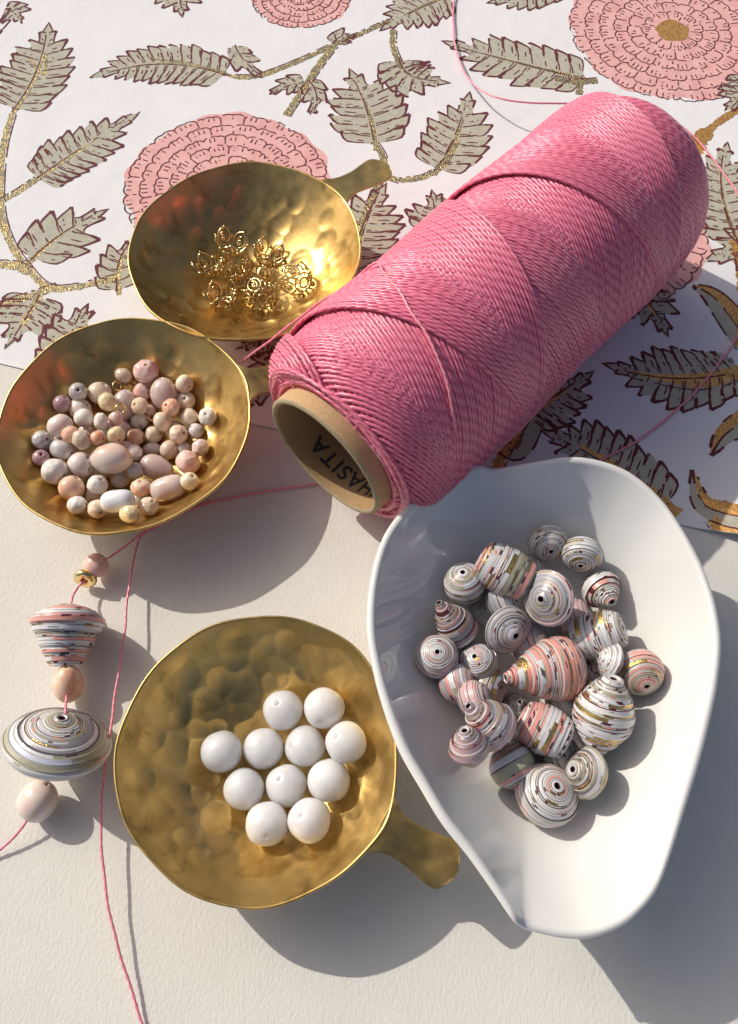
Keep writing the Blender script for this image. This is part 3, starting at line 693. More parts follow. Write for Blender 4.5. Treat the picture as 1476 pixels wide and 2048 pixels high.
# ------------------------------------------------------------------ beads of stone
def lathe(prof, n=28):
    a = np.linspace(0, 2 * np.pi, n, endpoint=False); P = np.array(prof)
    V = np.stack([P[:, None, 0] * np.cos(a), P[:, None, 0] * np.sin(a), np.broadcast_to(P[:, None, 1], (len(P), n))], -1)
    return V.reshape(-1, 3), grid(len(P), n, True)
def bead_profile(kind, r, L, hole):
    """half width r, half length L along the hole"""
    n = 18; out = []
    if kind == 'drop':
        t = np.linspace(-1, 1, n); rr = r * np.clip((1 - t ** 2), 0, 1) ** .5 * (1 - .32 * t) / 1.05; zz = L * t
    else:
        p = 2.0 if kind != 'barrel' else 2.8
        t = np.linspace(0, np.pi, n); rr = r * np.sin(t) ** (2 / p); zz = -L * np.sign(np.cos(t)) * np.abs(np.cos(t)) ** (2 / p)
    ok = rr > hole * 1.35
    rr, zz = rr[ok], zz[ok]
    prof = [(hole * .9, zz[0] * .45), (hole * .95, zz[0] * .9), (hole * 1.15, zz[0] * .99)] + list(zip(rr, zz)) + [(hole * 1.15, zz[-1] * .99), (hole * .95, zz[-1] * .9), (hole * .9, zz[-1] * .45)]
    return prof
def bead_mesh(name, kind, r, L, mat, seed, hole=.045):
    rr = random.Random(seed)
    V, F = lathe(bead_profile(kind, r, L, hole), 30)
    if kind == 'facet':
        d = V / (np.linalg.norm(V / [r, r, L], axis=1)[:, None] + 1e-9)
        N = np.array([[rr.gauss(0, 1) for _ in range(3)] for _ in range(34)]); N /= np.linalg.norm(N, axis=1)[:, None]
        Vn = V / np.array([r, r, L]); ln = np.linalg.norm(Vn, axis=1); big = ln > .9
        k = (Vn @ N.T).max(1); f = np.minimum(1, .935 / np.maximum(k, .5)); V[big] = V[big] * f[big][:, None]
    else:
        V = V * (1 + .018 * np.sin(V[:, :1] * 9 + seed) + .014 * np.sin(V[:, 1:2] * 11 + 2 * seed))
    return mk(name, V, F, mat, smooth=kind != 'facet')
class Heap:
    """rests each bead where its own line of sight first meets the bowl or a bead already there"""
    def __init__(s, zf, tol=.93): s.zf = zf; s.B = []; s.tol = tol
    DIRS = np.array([[math.cos(a) * math.sin(e), math.sin(a) * math.sin(e), -math.cos(e)] for e in (0, .5, 1.0, 1.35) for a in np.linspace(0, 6.283, 9)[:-1]])
    def clear(s, balls):
        for c, r in balls:
            p = c + s.DIRS * r
            if (s.zf(p[:, 0], p[:, 1]) > p[:, 2] + .015).any(): return False
            for c2, r2 in s.B:
                if np.linalg.norm(c - c2) < (r + r2) * s.tol: return False
        return True
    def drop(s, px, py, make, z0=4.2, tol=None):
        keep = s.tol; s.tol = tol or keep
        z = z0; last = None
        while z > .05:
            c = at(px, py, z); balls = make(c)
            if not s.clear(balls): break
            last = (c, balls); z -= .02
        if last is None: c = at(px, py, z0); last = (c, make(c))
        s.B += last[1]; s.tol = keep; return last[0]
def img_axis(c, deg, tilt):
    tow = EYE - c; tow /= np.linalg.norm(tow)
    a = math.cos(R_(tilt)) * (math.cos(R_(deg)) * IMG_R + math.sin(R_(deg)) * IMG_U) + math.sin(R_(tilt)) * tow
    return a / np.linalg.norm(a)
G2 = 'pink and cream stone beads heaped in the brass bowl'
# x, y, width across the hole (px), length along the hole (px), direction of the hole, tilt to the viewer, kind, stone, label
OPAL = [
 (248, 812, 50, 66, 80, 20, 'round', 'lilac', 'glossy pale mauve oval bead upright near the middle of the heap', 0),
 (328, 788, 56, 66, 100, 20, 'round', 'lilac', 'big glossy mauve oval bead lying lowest at the right of the heap', 0),
 (161, 818, 46, 42, 40, 30, 'round', 'pale', 'round cream and pink bead half hidden behind a shiny white one', 0),
 (392, 862, 32, 30, 10, 20, 'facet', 'spotgrey', 'brown and white spotted bead low at the right rim of the heap', 0),
 (304, 899, 28, 40, 5, 5, 'round', 'lilac', 'small mauve oval bead half buried left of a tan bead', 0),
 (369, 897, 26, 26, 5, 5, 'round', 'lilac', 'small mauve bead half buried between tan and coral beads', 0),
 (185, 991, 32, 30, 5, 5, 'round', 'tan', 'beige bead buried under the creamy pair at the bottom left', 0),
 (277, 1000, 28, 28, 5, 5, 'round', 'lilac', 'dull mauve bead buried below the faceted peach one', 0),
 (172, 862, 30, 30, 50, 5, 'round', 'white', 'whitish bead buried behind the tan bead at the left', 0),
 (300, 820, 28, 26, 50, 5, 'round', 'pink', 'dusky pink bead buried beside the big mauve oval', 0),
 (240, 860, 46, 46, 50, 5, 'round', 'lilac', 'mauve bead buried under the middle of the heap', 0),
 (215, 860, 40, 40, 50, 5, 'round', 'white', 'milky bead buried left of the middle of the heap', 0),
 (350, 860, 38, 38, 50, 5, 'round', 'cream', 'cream bead buried under the right of the heap', 0),
 (125, 878, 34, 34, 50, 5, 'round', 'pale', 'pale bead buried under the left of the heap', 0),
 (250, 905, 48, 48, 50, 5, 'round', 'pale', 'pale pink bead buried under the large peach oval', 0),
 (200, 935, 48, 48, 50, 5, 'round', 'cream', 'cream bead buried beside the spotted bead', 0),
 (292, 743, 51, 47, 95, 55, 'facet', 'pink', 'large faceted pink bead topmost at the far end of the heap', 1),
 (247, 751, 30, 36, -30, 5, 'facet', 'tan', 'small faceted beige bead left of the large pink one', 1),
 (156, 784, 37, 36, 90, 75, 'round', 'grey', 'grey bead in the shade with its hole facing up', 1),
 (124, 808, 36, 35, 60, 20, 'round', 'mauve', 'mauve grey bead in the shade at the far left of the heap', 1),
 (199, 786, 47, 45, 60, 20, 'round', 'cream', 'large round cream bead at the far left behind a banded one', 1),
 (215, 804, 39, 36, 20, 20, 'round', 'yellow', 'creamy yellow bead with a pale band, in front of a round cream one', 1),
 (285, 784, 38, 35, -10, 30, 'facet', 'pink', 'small pink bead just below the large faceted pink one', 1),
 (369, 768, 38, 34, -30, 30, 'round', 'cream', 'smooth cream bead highest on the right side of the heap', 1),
 (371, 801, 40, 26, 115, 65, 'round', 'cream', 'flat cream ring bead showing its hole at the right', 1),
 (415, 833, 38, 32, 130, 60, 'round', 'white', 'white ring bead farthest right on the brass', 1),
 (378, 835, 38, 37, 140, 30, 'facet', 'cream', 'faceted cream and peach bead beside the farthest white ring bead', 1),
 (342, 815, 38, 34, 150, 50, 'facet', 'peach', 'peach bead with its hole facing left below the mauve oval', 1),
 (279, 812, 37, 32, 160, 50, 'facet', 'cream', 'chunky cream bead with its hole facing left near the middle', 1),
 (325, 843, 40, 34, 30, 30, 'round', 'cream', 'oval cream bead leaning below the peach bead', 1),
 (279, 843, 38, 32, -80, 40, 'facet', 'white', 'shiny white bead with its dark hole facing the viewer, middle of the heap', 1),
 (232, 837, 30, 30, 60, 20, 'round', 'pink', 'tiny pale pink bead beside a gold ring', 1),
 (202, 843, 28, 38, 90, 5, 'round', 'white', 'narrow upright milky bead left of the tiny pale pink one', 1),
 (167, 836, 40, 38, 120, 20, 'round', 'white', 'shiny round white bead at the upper left of the heap', 1),
 (120, 852, 51, 47, 120, 20, 'round', 'pale', 'large dull pinkish bead at the left of the heap', 1),
 (141, 869, 38, 36, 120, 20, 'round', 'peach', 'pale peach bead in front of the large dull pinkish one', 1),
 (164, 879, 42, 38, 30, 20, 'round', 'tan', 'round tan bead left of the small orange one', 1),
 (195, 877, 30, 30, 0, 20, 'round', 'coral', 'small glossy orange bead, the brightest of the heap', 1),
 (232, 870, 37, 35, -60, 30, 'facet', 'yellow', 'pale yellow bead right of the small orange one', 1),
 (271, 874, 37, 35, -10, 10, 'round', 'peach', 'peach bead with a deep coral side near the middle', 1),
 (308, 869, 38, 34, 10, 20, 'facet', 'cream', 'cream peach bead directly right of the coral sided one', 1),
 (357, 868, 39, 36, 10, 40, 'round', 'cream', 'pale greenish cream bead near the brown spotted one', 1),
 (84, 880, 40, 38, 10, 40, 'round', 'grey', 'bluish grey bead in the shade at the left edge of the heap', 1),
 (82, 915, 34, 30, 90, 60, 'round', 'mauve', 'dark mauve bead with a big hole, leftmost of the heap', 1),
 (123, 899, 42, 52, -20, 10, 'round', 'grey', 'translucent whitish oval bead at the left of the heap', 1),
 (110, 943, 55, 52, -20, 20, 'facet', 'white', 'large faceted white bead at the lower left of the heap', 1),
 (162, 930, 54, 50, -20, 20, 'round', 'spot', 'large pale pink bead with black spots', 1),
 (269, 905, 33, 34, -50, 20, 'round', 'white', 'small white bead tucked right of the large peach oval', 1),
 (339, 899, 40, 38, -50, 10, 'round', 'tan', 'tan bead above the mauve teardrop', 1),
 (401, 895, 37, 34, -50, 20, 'facet', 'pale', 'faceted pinkish beige bead at the right edge of the heap', 1),
 (376, 925, 52, 48, 30, 20, 'facet', 'pink', 'large coral pink faceted bead at the right edge of the heap', 1),
 (315, 935, 52, 72, -14, 5, 'drop', 'lilac', 'glossy mauve teardrop bead pointing right', 1),
 (270, 941, 34, 36, 90, 5, 'round', 'grey', 'clear grey bead left of the mauve teardrop', 1),
 (240, 960, 34, 36, 20, 5, 'facet', 'spotgrey', 'grey white spotted bead under the large peach oval', 1),
 (282, 975, 42, 36, 100, 40, 'facet', 'peach', 'faceted peach bead with a flat top, lower middle of the heap', 1),
 (336, 977, 50, 72, 18, 5, 'barrel', 'lilac', 'long pale mauve oval bead at the lower right of the heap', 1),
 (195, 970, 43, 40, 60, 40, 'facet', 'white', 'faceted off white bead right of the banded peach one', 1),
 (143, 976, 53, 50, 60, 10, 'round', 'peach', 'large banded peach bead at the lower left of the heap', 1),
 (154, 1010, 37, 42, 5, 10, 'facet', 'white', 'faceted white bead at the bottom left on bare brass', 1),
 (195, 1018, 40, 40, -50, 50, 'facet', 'cream', 'cream bead with its hole facing the viewer at the bottom edge', 1),
 (235, 1002, 46, 70, 6, 5, 'barrel', 'blue', 'long bluish white oval bead at the bottom of the heap', 1),
 (260, 1028, 38, 44, -5, 20, 'facet', 'yellow', 'yellow bead nearest the viewer at the bottom of the heap', 1),
 (298, 1013, 41, 38, 60, 40, 'round', 'cream', 'round peachy cream bead right of the yellow one', 1),
 (379, 963, 38, 37, 60, 40, 'round', 'cream', 'round cream bead sitting against the long mauve oval', 1),
 (222, 917, 64, 86, 3, 8, 'round', 'band', 'largest bead, a glossy peach and white oval on top of the heap', 2),
]
heap = Heap(bz2, .90)
for k, (x, y, w, l, dg_, tl, kind, st, lab, lay_) in enumerate(OPAL):
    if kind == 'round' and w < 45 and k % 5 < 3 and st not in ('lilac', 'coral'): kind = 'facet'
    def make(c):
        sc = depth(c) / FPX * .99; r, L = w * sc / 2, l * sc / 2; ax = img_axis(c, dg_, tl)
        if L > r * 1.15: return [(c + ax * (L - r) * f, r * .97) for f in (-1, 0, 1)]
        return [(c, min(r, L) * .98)]
    c = heap.drop(x, y, make); sc = depth(c) / FPX * .99
    o = bead_mesh('stone_bead', kind, w * sc / 2, l * sc / 2, ST[st], k + 1, .05 if w > 30 else .04)
    put(o, c, img_axis(c, dg_, tl)); tag(o, lab, 'bead', G2)
def ring(R, r, n=36, m=10):
    a = np.linspace(0, 2 * np.pi, n + 1); P = np.stack([R * np.cos(a), R * np.sin(a), 0 * a], 1); return tube(P, r, m)[:2]
for (x, y, dpx, dg_, tl, lab) in [(235, 772, 17, 40, 60, 'small gold ring at the far end of the stone heap beside the beige bead'), (241, 819, 20, -30, 55, 'small gold ring beside the tiny pale pink bead'),
                                  (304, 835, 17, 60, 40, 'small gold ring between the white and leaning cream beads'), (266, 770, 15, 60, 40, 'small gold ring below the large faceted pink bead')]:
    c = heap.drop(x, y, lambda c: [(c, dpx * .4 * depth(c) / FPX)]); sc = depth(c) / FPX
    V, F = ring(dpx * sc / 2, .045); o = mk('gold_ring', V, F, M_gold); put(o, c, img_axis(c, dg_, tl)); tag(o, lab, 'jump ring', 'little gold rings among the stone beads')

# the ten white beads
G3 = 'round white stone beads in the near brass bowl'
JADE = [(566, 1420, 130, 60, 'white bead at the far left of the pair in the back row'), (648, 1416, -110, 50, 'white bead at the right of the pair in the back row, hole low'),
        (443, 1503, 100, -20, 'white bead farthest left, standing apart on bare brass'), (527, 1497, 100, -30, 'white bead second from left in the row of four'),
        (610, 1493, 180, 40, 'white bead third from left in the row of four, hole at its left side'), (692, 1485, 150, 50, 'white bead at the right end of the row of four'),
        (488, 1578, 100, -20, 'white bead at the left of the row of three'), (573, 1571, 140, 55, 'white bead in the middle of the row of three, chipped hole facing up left'),
        (658, 1561, 100, -20, 'white bead at the right of the row of three'), (534, 1648, -95, 60, 'nearest left white bead with its hole facing the viewer'),
        ]
JADE.append((619, 1641, 150, 55, 'nearest right white bead beside the one whose hole faces the viewer'))
heap3 = Heap(bz3)
for k, (x, y, dg_, tl, lab) in enumerate(JADE):
    c = heap3.drop(x, y, lambda c: [(c, .49)]); o = bead_mesh('white_bead', 'round', .505, .5, ST['jade'], k + 40, .055)
    put(o, c, img_axis(c, dg_, tl)); tag(o, lab, 'bead', G3)

# ------------------------------------------------------------------ gold filigree bead caps
def filigree(seed, D=1.10, Hh=.54, petals=5):
    r = random.Random(seed); mb = MB()
    surf = lambda u, v: np.stack([(.14 + (D / 2 - .14) * np.sin(np.clip(v, 0, 1.3) * 1.45)) * np.cos(u), (.14 + (D / 2 - .14) * np.sin(np.clip(v, 0, 1.3) * 1.45)) * np.sin(u), Hh * v ** 1.9], -1)
    def wire(u, v, rad=.030): V, F, _ = tube(surf(np.array(u), np.array(v)), rad, 6, twist=.16, lob=.25); mb.add(V, F)
    def ball(p, rad):
        V, F = lathe([(rad * math.sin(t), -rad * math.cos(t)) for t in np.linspace(.05, math.pi - .05, 7)], 8); mb.add(V + p, F)
    a = np.linspace(0, 2 * np.pi, 40); wire(a, 0 * a + .04, .035); wire(a, 0 * a + .30, .024)
    for k in range(petals):
        c = 2 * np.pi * k / petals; w = .47
        t = np.linspace(-2.5, 2.5, 34)
        wire(c + w * np.sin(t) * (1.0 - .12 * np.cos(t)), .66 + .34 * np.cos(t), .034)              # loop
        t = np.linspace(0, 7.2, 30); q = 1 - t / 9.5
        wire(c + .24 * q * np.sin(t), .62 + .22 * q * np.cos(t), .03)          # scroll inside
        for s_ in (-1, 1):
            t = np.linspace(0, 4.2, 16); wire(c + s_ * (.30 - .09 * np.cos(t)), .22 + .1 * np.sin(t), .022)
        ball(surf(np.array([c]), np.array([1.02]))[0], .052); ball(surf(np.array([c + np.pi / petals]), np.array([.72]))[0], .062)
        ball(surf(np.array([c]), np.array([.56]))[0], .05); ball(surf(np.array([c + np.pi / petals]), np.array([.28]))[0], .045)
    return mb
G1 = 'gold filigree bead caps in the far brass bowl'
CAPS = [(470, 533, 95, 60, 0, 'gold filigree cap half hidden in the middle of the pile, behind the others'), (503, 558, 60, 70, 0, 'gold filigree cap at the centre of the pile, seen edge on'),
        (461, 488, 75, 42, 0, 'gold filigree cap standing open at the far end of the pile'), (421, 530, 110, 40, 0, 'leftmost gold filigree cap, open with one tall scroll'),
        (537, 510, 70, 42, 0, 'open gold filigree cap at the upper right of the pile'), (444, 592, 105, 42, 0, 'open gold filigree cap at the lower left of the pile'),
        (523, 592, -60, 68, 1, 'domed gold filigree cap lying face down at the near side of the pile'), (597, 560, -25, 45, 1, 'domed gold filigree cap lying face down at the right end of the pile')]
heap1 = Heap(bz1)
for k, (x, y, dg_, tl, inv, lab) in enumerate(CAPS):
    c = heap1.drop(x, y, lambda c: [(c, .42)]); ax = img_axis(c, dg_, tl)
    m = filigree(k); V = np.concatenate(m.V) - [0, 0, .3]
    if inv: V[:, 2] *= -1; V[:, 0] *= -1
    o = mk('bead_cap', V, np.concatenate(m.F), M_gold); put(o, c, ax); tag(o, lab, 'bead cap', G1)

# ------------------------------------------------------------------ rolled paper beads
PAL = dict(white=(.70, .69, .69), off=(.52, .50, .46), pink=(.74, .34, .29), coral=(.80, .30, .22), olive=(.40, .38, .27), maroon=(.11, .02, .03), grey=(.36, .36, .39), dark=(.10, .085, .09), oliv=(.24, .22, .14), blue=(.60, .62, .72), rose=(.62, .42, .42))
def paper_bead(D, L, kind, seed, main, extra=(), goldk=.1, nring=None, slant=0.0):
    """D width, L length along the hole; a strip of printed paper rolled up, its turns stepped one over the other"""
    r = random.Random(seed); n = 112; a = np.linspace(0, 2 * np.pi, n, endpoint=False)
    def rad(t):
        u = abs(t)
        if kind == 'round': v = max(0, 1 - .985 * u ** 2.2) ** .55
        elif kind == 'lens': v = max(0, 1 - .995 * u ** 1.35) ** .72
        elif kind == 'bicone': v = 1 - .78 * u ** 1.25
        elif kind == 'disc': v = 1 - .88 * u ** 1.15
        elif kind == 'barrel': v = (1 - .30 * u ** 2) * (1 if u < .85 else 1 - .45 * ((u - .85) / .15) ** 2)
        elif kind == 'cone':
            q = (t + 1) / 2; v = .15 + .85 * math.sin(min(1, q / .74) * math.pi / 2) ** 1.15
            if q > .74: v *= 1 - .75 * ((q - .74) / .26) ** 2
        elif kind == 'cup':
            q = (t + 1) / 2; v = .42 + .58 * min(1, q / .72) ** .9
            if q > .72: v *= 1 - .80 * ((q - .72) / .28) ** 2.0
        elif kind == 'spindle': v = .30 + .70 * math.cos(t * math.pi / 2) ** 1.1
        return max(.11, v) * D / 2
    hole = min(.085, .03 + D * .035)
    # cuts between turns, spaced evenly along the outline: broad bands where the strip is widest, fine rings elsewhere
    tt = np.linspace(-1, 1, 400); rv = np.array([rad(v) for v in tt]); arc = np.r_[0, np.cumsum(np.hypot(np.diff(tt) * L / 2, np.diff(rv)))]
    step = nring or .046; s_ = [0.0]
    while s_[-1] < arc[-1]:
        mid = abs(s_[-1] / arc[-1] - .5); wdt = r.choice((2.2, 3.2, 1.2, 1.6)) if mid < .20 and kind not in ('disc',) else r.choice((.8, .8, 1, 1.2, 1.6))
        if kind in ('cone', 'barrel', 'spindle', 'cup'): wdt = r.choice((.8, 1, 1.3, 2.2, 2.8))
        s_.append(s_[-1] + step * wdt)
    s_ = np.array(s_) / s_[-1] * arc[-1]; cuts = np.interp(s_, arc, tt)
    rows, cols, gold = [], [], []
    fine = kind in ('disc', 'round', 'lens')
    base = [main[0]]
    def seg():
        out = []; i = 0
        if r.random() < .75: base[0] = r.choice(main)
        while i < n:
            z = r.random(); l = r.randint(16, 60)
            if z < .60: c = base[0]
            elif z < .60 + goldk: c = 'gold'; l = r.randint(8, 30)
            elif z < .86: c = r.choice(extra) if extra else base[0]
            else: c = r.choice(main)
            out += [c] * l; i += l
        return out[:n]
    def push(z, rr, wz, wr, ph):
        rows.append((np.cos(a) * rr * (1 + wr * np.cos(a + ph)), np.sin(a) * rr * (1 + wr * np.cos(a + ph)), z + wz * np.sin(a + ph + 1) + slant * rr * np.cos(a)))
    def paint(names):
        cols.extend([PAL[c] if c != 'gold' else (.5, .4, .1) for c in names]); gold.extend([1 if c == 'gold' else 0 for c in names])
    def coil(z, r_end, sg):                                     # the coiled end round the hole
        m = max(2, int((r_end - hole) / .045)); seq = [(r_end - (r_end - hole) * k / m, (.014 if k % 2 else 0) - .012 * k) for k in range(m + 1)]
        return [(q, z + sg * dz) for q, dz in seq]
    e0 = coil(-L / 2, rad(-1), -1)[::-1]
    push(-L / 2 + .12, hole * .9, 0, 0, 0)
    for k, (q, z) in enumerate(e0): push(z, q, 0, 0, 0); paint(['maroon' if k == 0 else ('off', 'grey', 'white')[k % 3]] * n)
    lastbroad = 0
    for k in range(len(cuts) - 1):
        t0, t1 = cuts[k], cuts[k + 1]; z0, z1 = t0 * L / 2, t1 * L / 2; broad = s_[k + 1] - s_[k]
        rr = rad((t0 + t1) / 2) * (r.uniform(.985, 1.012) if broad < .08 else r.uniform(1.0, 1.03))
        wz = min(.25 * abs(z1 - z0), .02) * r.uniform(-1, 1); wr = r.uniform(0, .014); ph = r.uniform(0, 6.28)
        ra, rb = rad(t0), rad(t1); k_ = rr / rad((t0 + t1) / 2)
        # a turn keeps most of its own radius and follows the outline a little, leaving a step at each side
        fl = .45 if not fine else .70
        qa = rr * (1 - fl) + ra * k_ * fl; qb = rr * (1 - fl) + rb * k_ * fl
        push(z0 + (min(.012, .3 * (z1 - z0)) if k else 0), qa, wz, wr, ph); paint([('grey', 'dark', 'maroon', 'off', 'dark', 'oliv')[(k * 5 + seed) % 6]] * n)
        m = 5 if broad > .12 else (3 if broad > .07 else 1)
        pat = seg()
        dash = [(r.randrange(n), r.randint(3, 6), r.randrange(m), r.randint(1, m), r.choice((-2, -1, 0, 1, 2))) for _ in range(r.choice((0, 1, 2, 4)) if fine else r.choice((2, 3, 5, 7)))]
        dcol = [r.choice(('maroon', 'maroon', 'dark', 'oliv', 'coral', 'olive')) for _ in dash]
        for q in range(m):
            f = (q + 1) / m; push(z0 + (z1 - z0) * f, qa + (qb - qa) * f, wz, wr, ph)
            pp = list(pat)
            for (d0, dl, q0_, ql, sh), dc in zip(dash, dcol):
                if q0_ <= q < q0_ + ql:
                    for i in range(dl): pp[(d0 + i + sh * (q - q0_)) % n] = dc
            paint(pp)
    for k, (q, z) in enumerate(coil(L / 2, rad(1), 1)): push(z, q, 0, 0, 0); paint([('off', 'grey', 'white')[k % 3]] * n)
    push(L / 2 - .12, hole * .9, 0, 0, 0); paint(['maroon'] * n)
    V = np.stack([np.stack(q, -1) for q in rows]).reshape(-1, 3); F = grid(len(rows), n, True)
    return V, F, np.array(cols), np.array(gold)
def add_paper_bead(x, y, w, l, dg_, tl, kind, seed, main, extra, goldk, lab, heap=None, z=None, nring=None, group=None, slant=0.0):
    def make(c):
        sc = depth(c) / FPX * (.98 if heap else 1); r, L = w * sc / 2, l * sc / 2; ax = img_axis(c, dg_, tl)
        if L > r * 1.1: return [(c + ax * L * f, r * g) for f, g in ((-.62, .45 if kind in ('cone',) else .62), (0, .93), (.55, .8))]
        if L < r * .8:
            u = frame_z(ax); return [(c, L * .95)] + [(c + (u[:, 0] * math.cos(t) + u[:, 1] * math.sin(t)) * r * .55, min(L * .6, r * .42)) for t in np.linspace(0, 6.283, 7)[:-1]]
        return [(c, min(r, L) * .97)]
    c = heap.drop(x, y, make, tol=.86 if w > 120 or y > 1500 else .80) if heap else at(x, y, z)
    sc = depth(c) / FPX * (.98 if heap else 1)
    V, F, cols, gold = paper_bead(w * sc, l * sc, kind, seed, main, extra, goldk, nring, slant)
    o = mk('paper_bead', V, F, [M_roll, M_foil], smooth=False, midx=gold, col=cols); put(o, c, img_axis(c, dg_, tl))
    return tag(o, lab, 'bead', group)
G4 = 'rolled paper beads in the white dish'
WH = ('white', 'white', 'off'); 
PB = [
 (979, 1222, 70, 44, 60, 70, 'disc', ('grey', 'off'), (), .02, 'small grey disc bead tucked behind a bigger white disc'),
 (914, 1368, 84, 76, 20, 20, 'round', ('rose', 'white', 'grey'), ('pink',), .05, 'dark pink bead buried under the two round beads at the left'),
 (975, 1376, 88, 76, -20, 20, 'round', ('olive', 'rose', 'grey'), ('pink',), .1, 'dark olive bead buried left of the big coral cone'),
 (1034, 1414, 64, 50, 60, 60, 'disc', ('grey', 'off'), (), .02, 'dark bead buried between the coral cone and the pink striped bead'),
 (1182, 1348, 60, 60, 20, 20, 'round', ('rose', 'off'), (), .02, 'dull rose bead buried right of the big coral cone'),
 (1060, 1290, 90, 80, 20, 20, 'round', ('grey', 'off'), (), .02, 'grey bead buried under the coral cone'),
 (1010, 1200, 90, 80, 20, 20, 'round', ('grey', 'off'), (), .02, 'grey bead buried between the barrel bead and the target disc'),
 (1150, 1240, 90, 80, 20, 20, 'round', ('grey', 'rose'), (), .02, 'grey rose bead buried behind the gold banded barrel'),
 (1120, 1510, 90, 80, 20, 20, 'round', ('off', 'white'), (), .02, 'off white bead buried under the pink striped barrel'),
 (950, 1400, 80, 70, 20, 20, 'round', ('grey', 'rose'), (), .02, 'grey bead buried at the left wall of the dish'),
 (1060, 1150, 80, 70, 20, 20, 'round', ('grey', 'off'), (), .02, 'grey bead buried under the farthest beads'),
 (1050, 1480, 80, 70, 20, 20, 'round', ('rose', 'off'), (), .02, 'rose bead buried behind the olive and white bead'),
 (1130, 1400, 90, 80, 20, 20, 'round', ('white', 'off'), (), .02, 'whitish bead buried under the tail of the coral cone'),
 (1096, 1087, 82, 62, -70, 58, 'round', ('off', 'white', 'off'), ('olive',), .03, 'round greyish white bead farthest back, hole facing the viewer'),
 (1163, 1109, 86, 62, -95, 42, 'round', WH, ('off',), .08, 'squat white bead farthest back at the right'),
 (1010, 1141, 100, 118, -28, 6, 'barrel', ('white', 'olive', 'white', 'pink'), ('white', 'olive'), .34, 'barrel bead striped in gold, pink and white at the back left'),
 (929, 1166, 88, 76, 100, 52, 'round', ('white', 'off', 'olive'), ('blue', 'rose'), .04, 'round white and grey bead at the back left, hole facing up'),
 (1096, 1196, 119, 62, 190, 58, 'disc', ('grey', 'grey', 'rose'), ('olive',), .10, 'widest dark disc bead, ringed like a target'),
 (1203, 1179, 84, 88, -50, 48, 'bicone', ('white', 'white', 'off'), ('olive', 'pink'), .10, 'pointed white and pink bead with a torn tip at the back right'),
 (904, 1243, 84, 118, 125, 32, 'cone', ('rose', 'white', 'grey'), ('pink', 'maroon'), .06, 'tall dark cone bead pointing up at the left wall of the dish'),
 (1017, 1260, 106, 66, -38, 58, 'disc', ('white', 'off', 'grey'), ('blue',), .04, 'white disc bead with a wide hole, in front of the dark target disc'),
 (1194, 1270, 96, 112, 15, 24, 'barrel', ('white', 'white', 'off'), ('pink', 'white'), .20, 'white and pink barrel bead with a broad gold band'),
 (873, 1313, 88, 66, 80, 72, 'round', ('rose', 'off', 'white'), ('white', 'pink'), .03, 'pinkish round bead at the far left with a dark hole facing up'),
 (956, 1325, 80, 68, 120, 62, 'round', ('white', 'rose', 'off'), ('blue', 'pink'), .08, 'small blue and pink ringed bead left of the big coral cone'),
 (1222, 1322, 80, 60, 160, 10, 'disc', ('white', 'white'), ('off',), .02, 'white bead half hidden behind the coral round bead'),
 (1280, 1344, 94, 88, -65, 52, 'round', ('pink', 'pink', 'olive'), ('off',), .08, 'coral and olive bead at the far right with a grey coiled end'),
 (1207, 1430, 124, 168, 75, 16, 'spindle', ('white', 'white', 'off'), ('olive', 'white'), .18, 'long white and olive spindle bead at the right'),
 (971, 1441, 104, 118, 140, 30, 'cone', ('rose', 'white', 'grey'), ('rose', 'pink'), .06, 'rose and grey cone bead pointing to the upper left at the left wall'),
 (1089, 1459, 100, 108, -28, 12, 'barrel', ('white', 'white', 'white', 'pink'), ('pink', 'white'), .08, 'white barrel bead with a broad coral stripe below the coral cone'),
 (938, 1494, 88, 98, 105, 34, 'bicone', ('pink', 'rose', 'white'), ('rose',), .10, 'pink pointed bead at the lower left with a gold band'),
 (1024, 1532, 96, 90, -60, 20, 'round', ('white', 'olive', 'pink'), ('olive',), .06, 'olive and white bead half hidden behind the largest white bead'),
 (1088, 1343, 134, 172, 190, 16, 'cone', ('coral', 'pink', 'white', 'coral'), ('olive', 'pink', 'white'), .12, 'biggest bead, a coral cone pointing left in the middle of the dish'),
 (1172, 1546, 108, 84, 165, 36, 'bicone', ('white', 'olive', 'white'), ('olive', 'off'), .08, 'white bead with its open end facing left, beside the largest white bead'),
 (1093, 1590, 128, 104, 40, 56, 'round', WH, ('pink', 'white'), .05, 'largest round white bead nearest the spout, rings facing the viewer'),
]
heap4 = Heap(dish_z, .80)
for k, (x, y, w, l, dg_, tl, kind, main, extra, gk, lab) in enumerate(PB):
    add_paper_bead(x, y, w, l, dg_ + (180 if kind == 'cone' else 0), tl if kind != 'cone' else -tl, kind, 100 + k, main, extra, gk, lab, heap=heap4, group=G4)

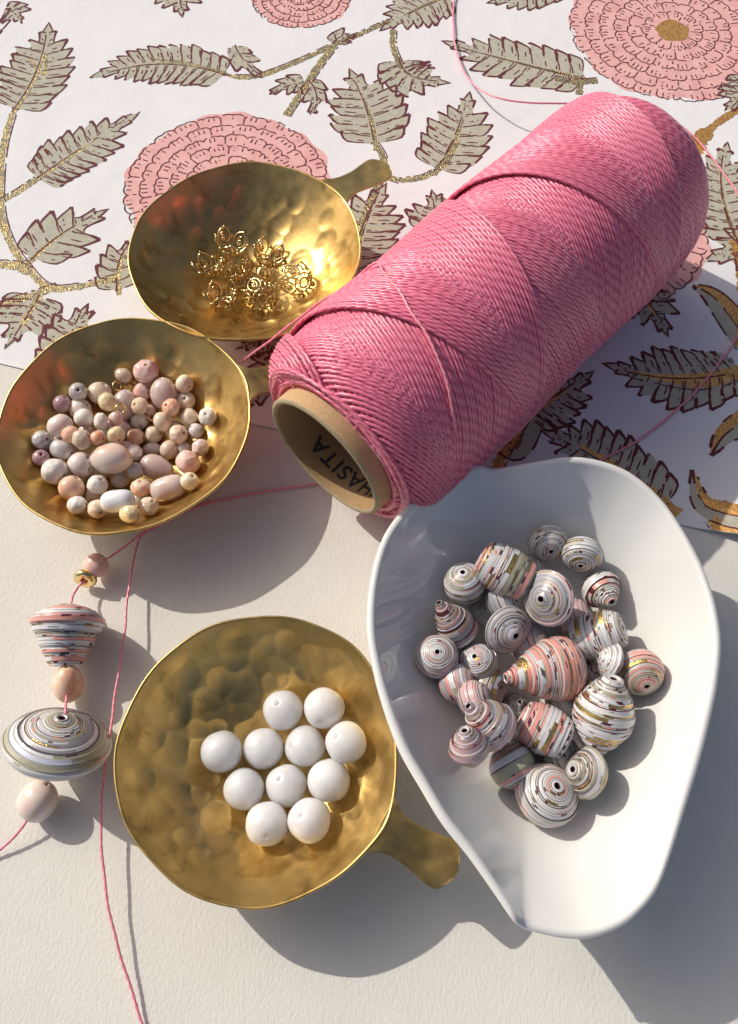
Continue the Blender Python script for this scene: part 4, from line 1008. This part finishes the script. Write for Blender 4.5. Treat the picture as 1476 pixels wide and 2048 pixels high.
# ------------------------------------------------------------------ the strand of beads at the left
flat = lambda x, y: np.zeros_like(x)
S1 = at(193, 1131, .47); S2 = at(171, 1157, .42); S3 = at(134, 1273, .85); S4 = at(136, 1368, .62); S5 = at(115, 1486, 1.02); S6 = at(75, 1602, .52)
o = bead_mesh('stone_bead', 'round', .345, .34, ST['pink'], 301); put(o, S1, S1 - S2); tag(o, 'small round pink bead strung at the top of the cord beside a gold ring', 'bead', 'beads strung on the cord at the left')
V, F = lathe([(.07, -.05), (.10, -.10), (.20, -.115), (.29, -.09), (.325, 0), (.29, .09), (.20, .115), (.10, .10), (.07, .05), (.07, -.05)], 36)
o = mk('gold_spacer', V, F, M_gold); put(o, S2, img_axis(S2, -115, 42)); tag(o, 'polished gold spacer ring strung below the small pink bead', 'spacer', 'beads strung on the cord at the left')
sc = depth(S3) / FPX
add_paper_bead(134, 1270, 142, 122, 86, -14, 'cup', 501, ('white', 'pink', 'white', 'white', 'olive'), ('pink', 'grey'), .12, 'cup shaped paper bead striped pink and white, strung wide end up', z=.85, group='beads strung on the cord at the left')
ax4 = img_axis(S4, 95, 25)
o = bead_mesh('stone_bead', 'round', .40, .52, ST['peach'], 303); put(o, S4, ax4); tag(o, 'peach oval bead strung between the two big paper beads', 'bead', 'beads strung on the cord at the left')
add_paper_bead(115, 1486, 212, 122, 80, 21, 'lens', 505, ('white', 'white', 'olive', 'grey'), ('grey', 'olive', 'blue'), .10, 'wide saucer shaped paper bead, the biggest strung on the cord', z=1.02, group='beads strung on the cord at the left')
o = bead_mesh('stone_bead', 'round', .46, .53, ST['pale'], 306); put(o, S6, img_axis(S6, 60, 10)); tag(o, 'translucent pale pink oval bead strung last, nearest the viewer', 'bead', 'beads strung on the cord at the left')
cord([at(420, 1000, .06), at(340, 1035, .1), at(286, 1066, .25), at(240, 1100, .40), S1, S2, at(152, 1182, .5), at(142, 1207, .75), S3, at(135, 1330, .75), S4, at(131, 1420, 1.15), at(128, 1436, 1.3), S5, at(101, 1545, .7), at(95, 1565, .6), S6, at(52, 1642, .42), at(20, 1683, .25), at(-25, 1718, .1), at(-90, 1760, .06)],
     'pink cord carrying the strung beads down the left side')
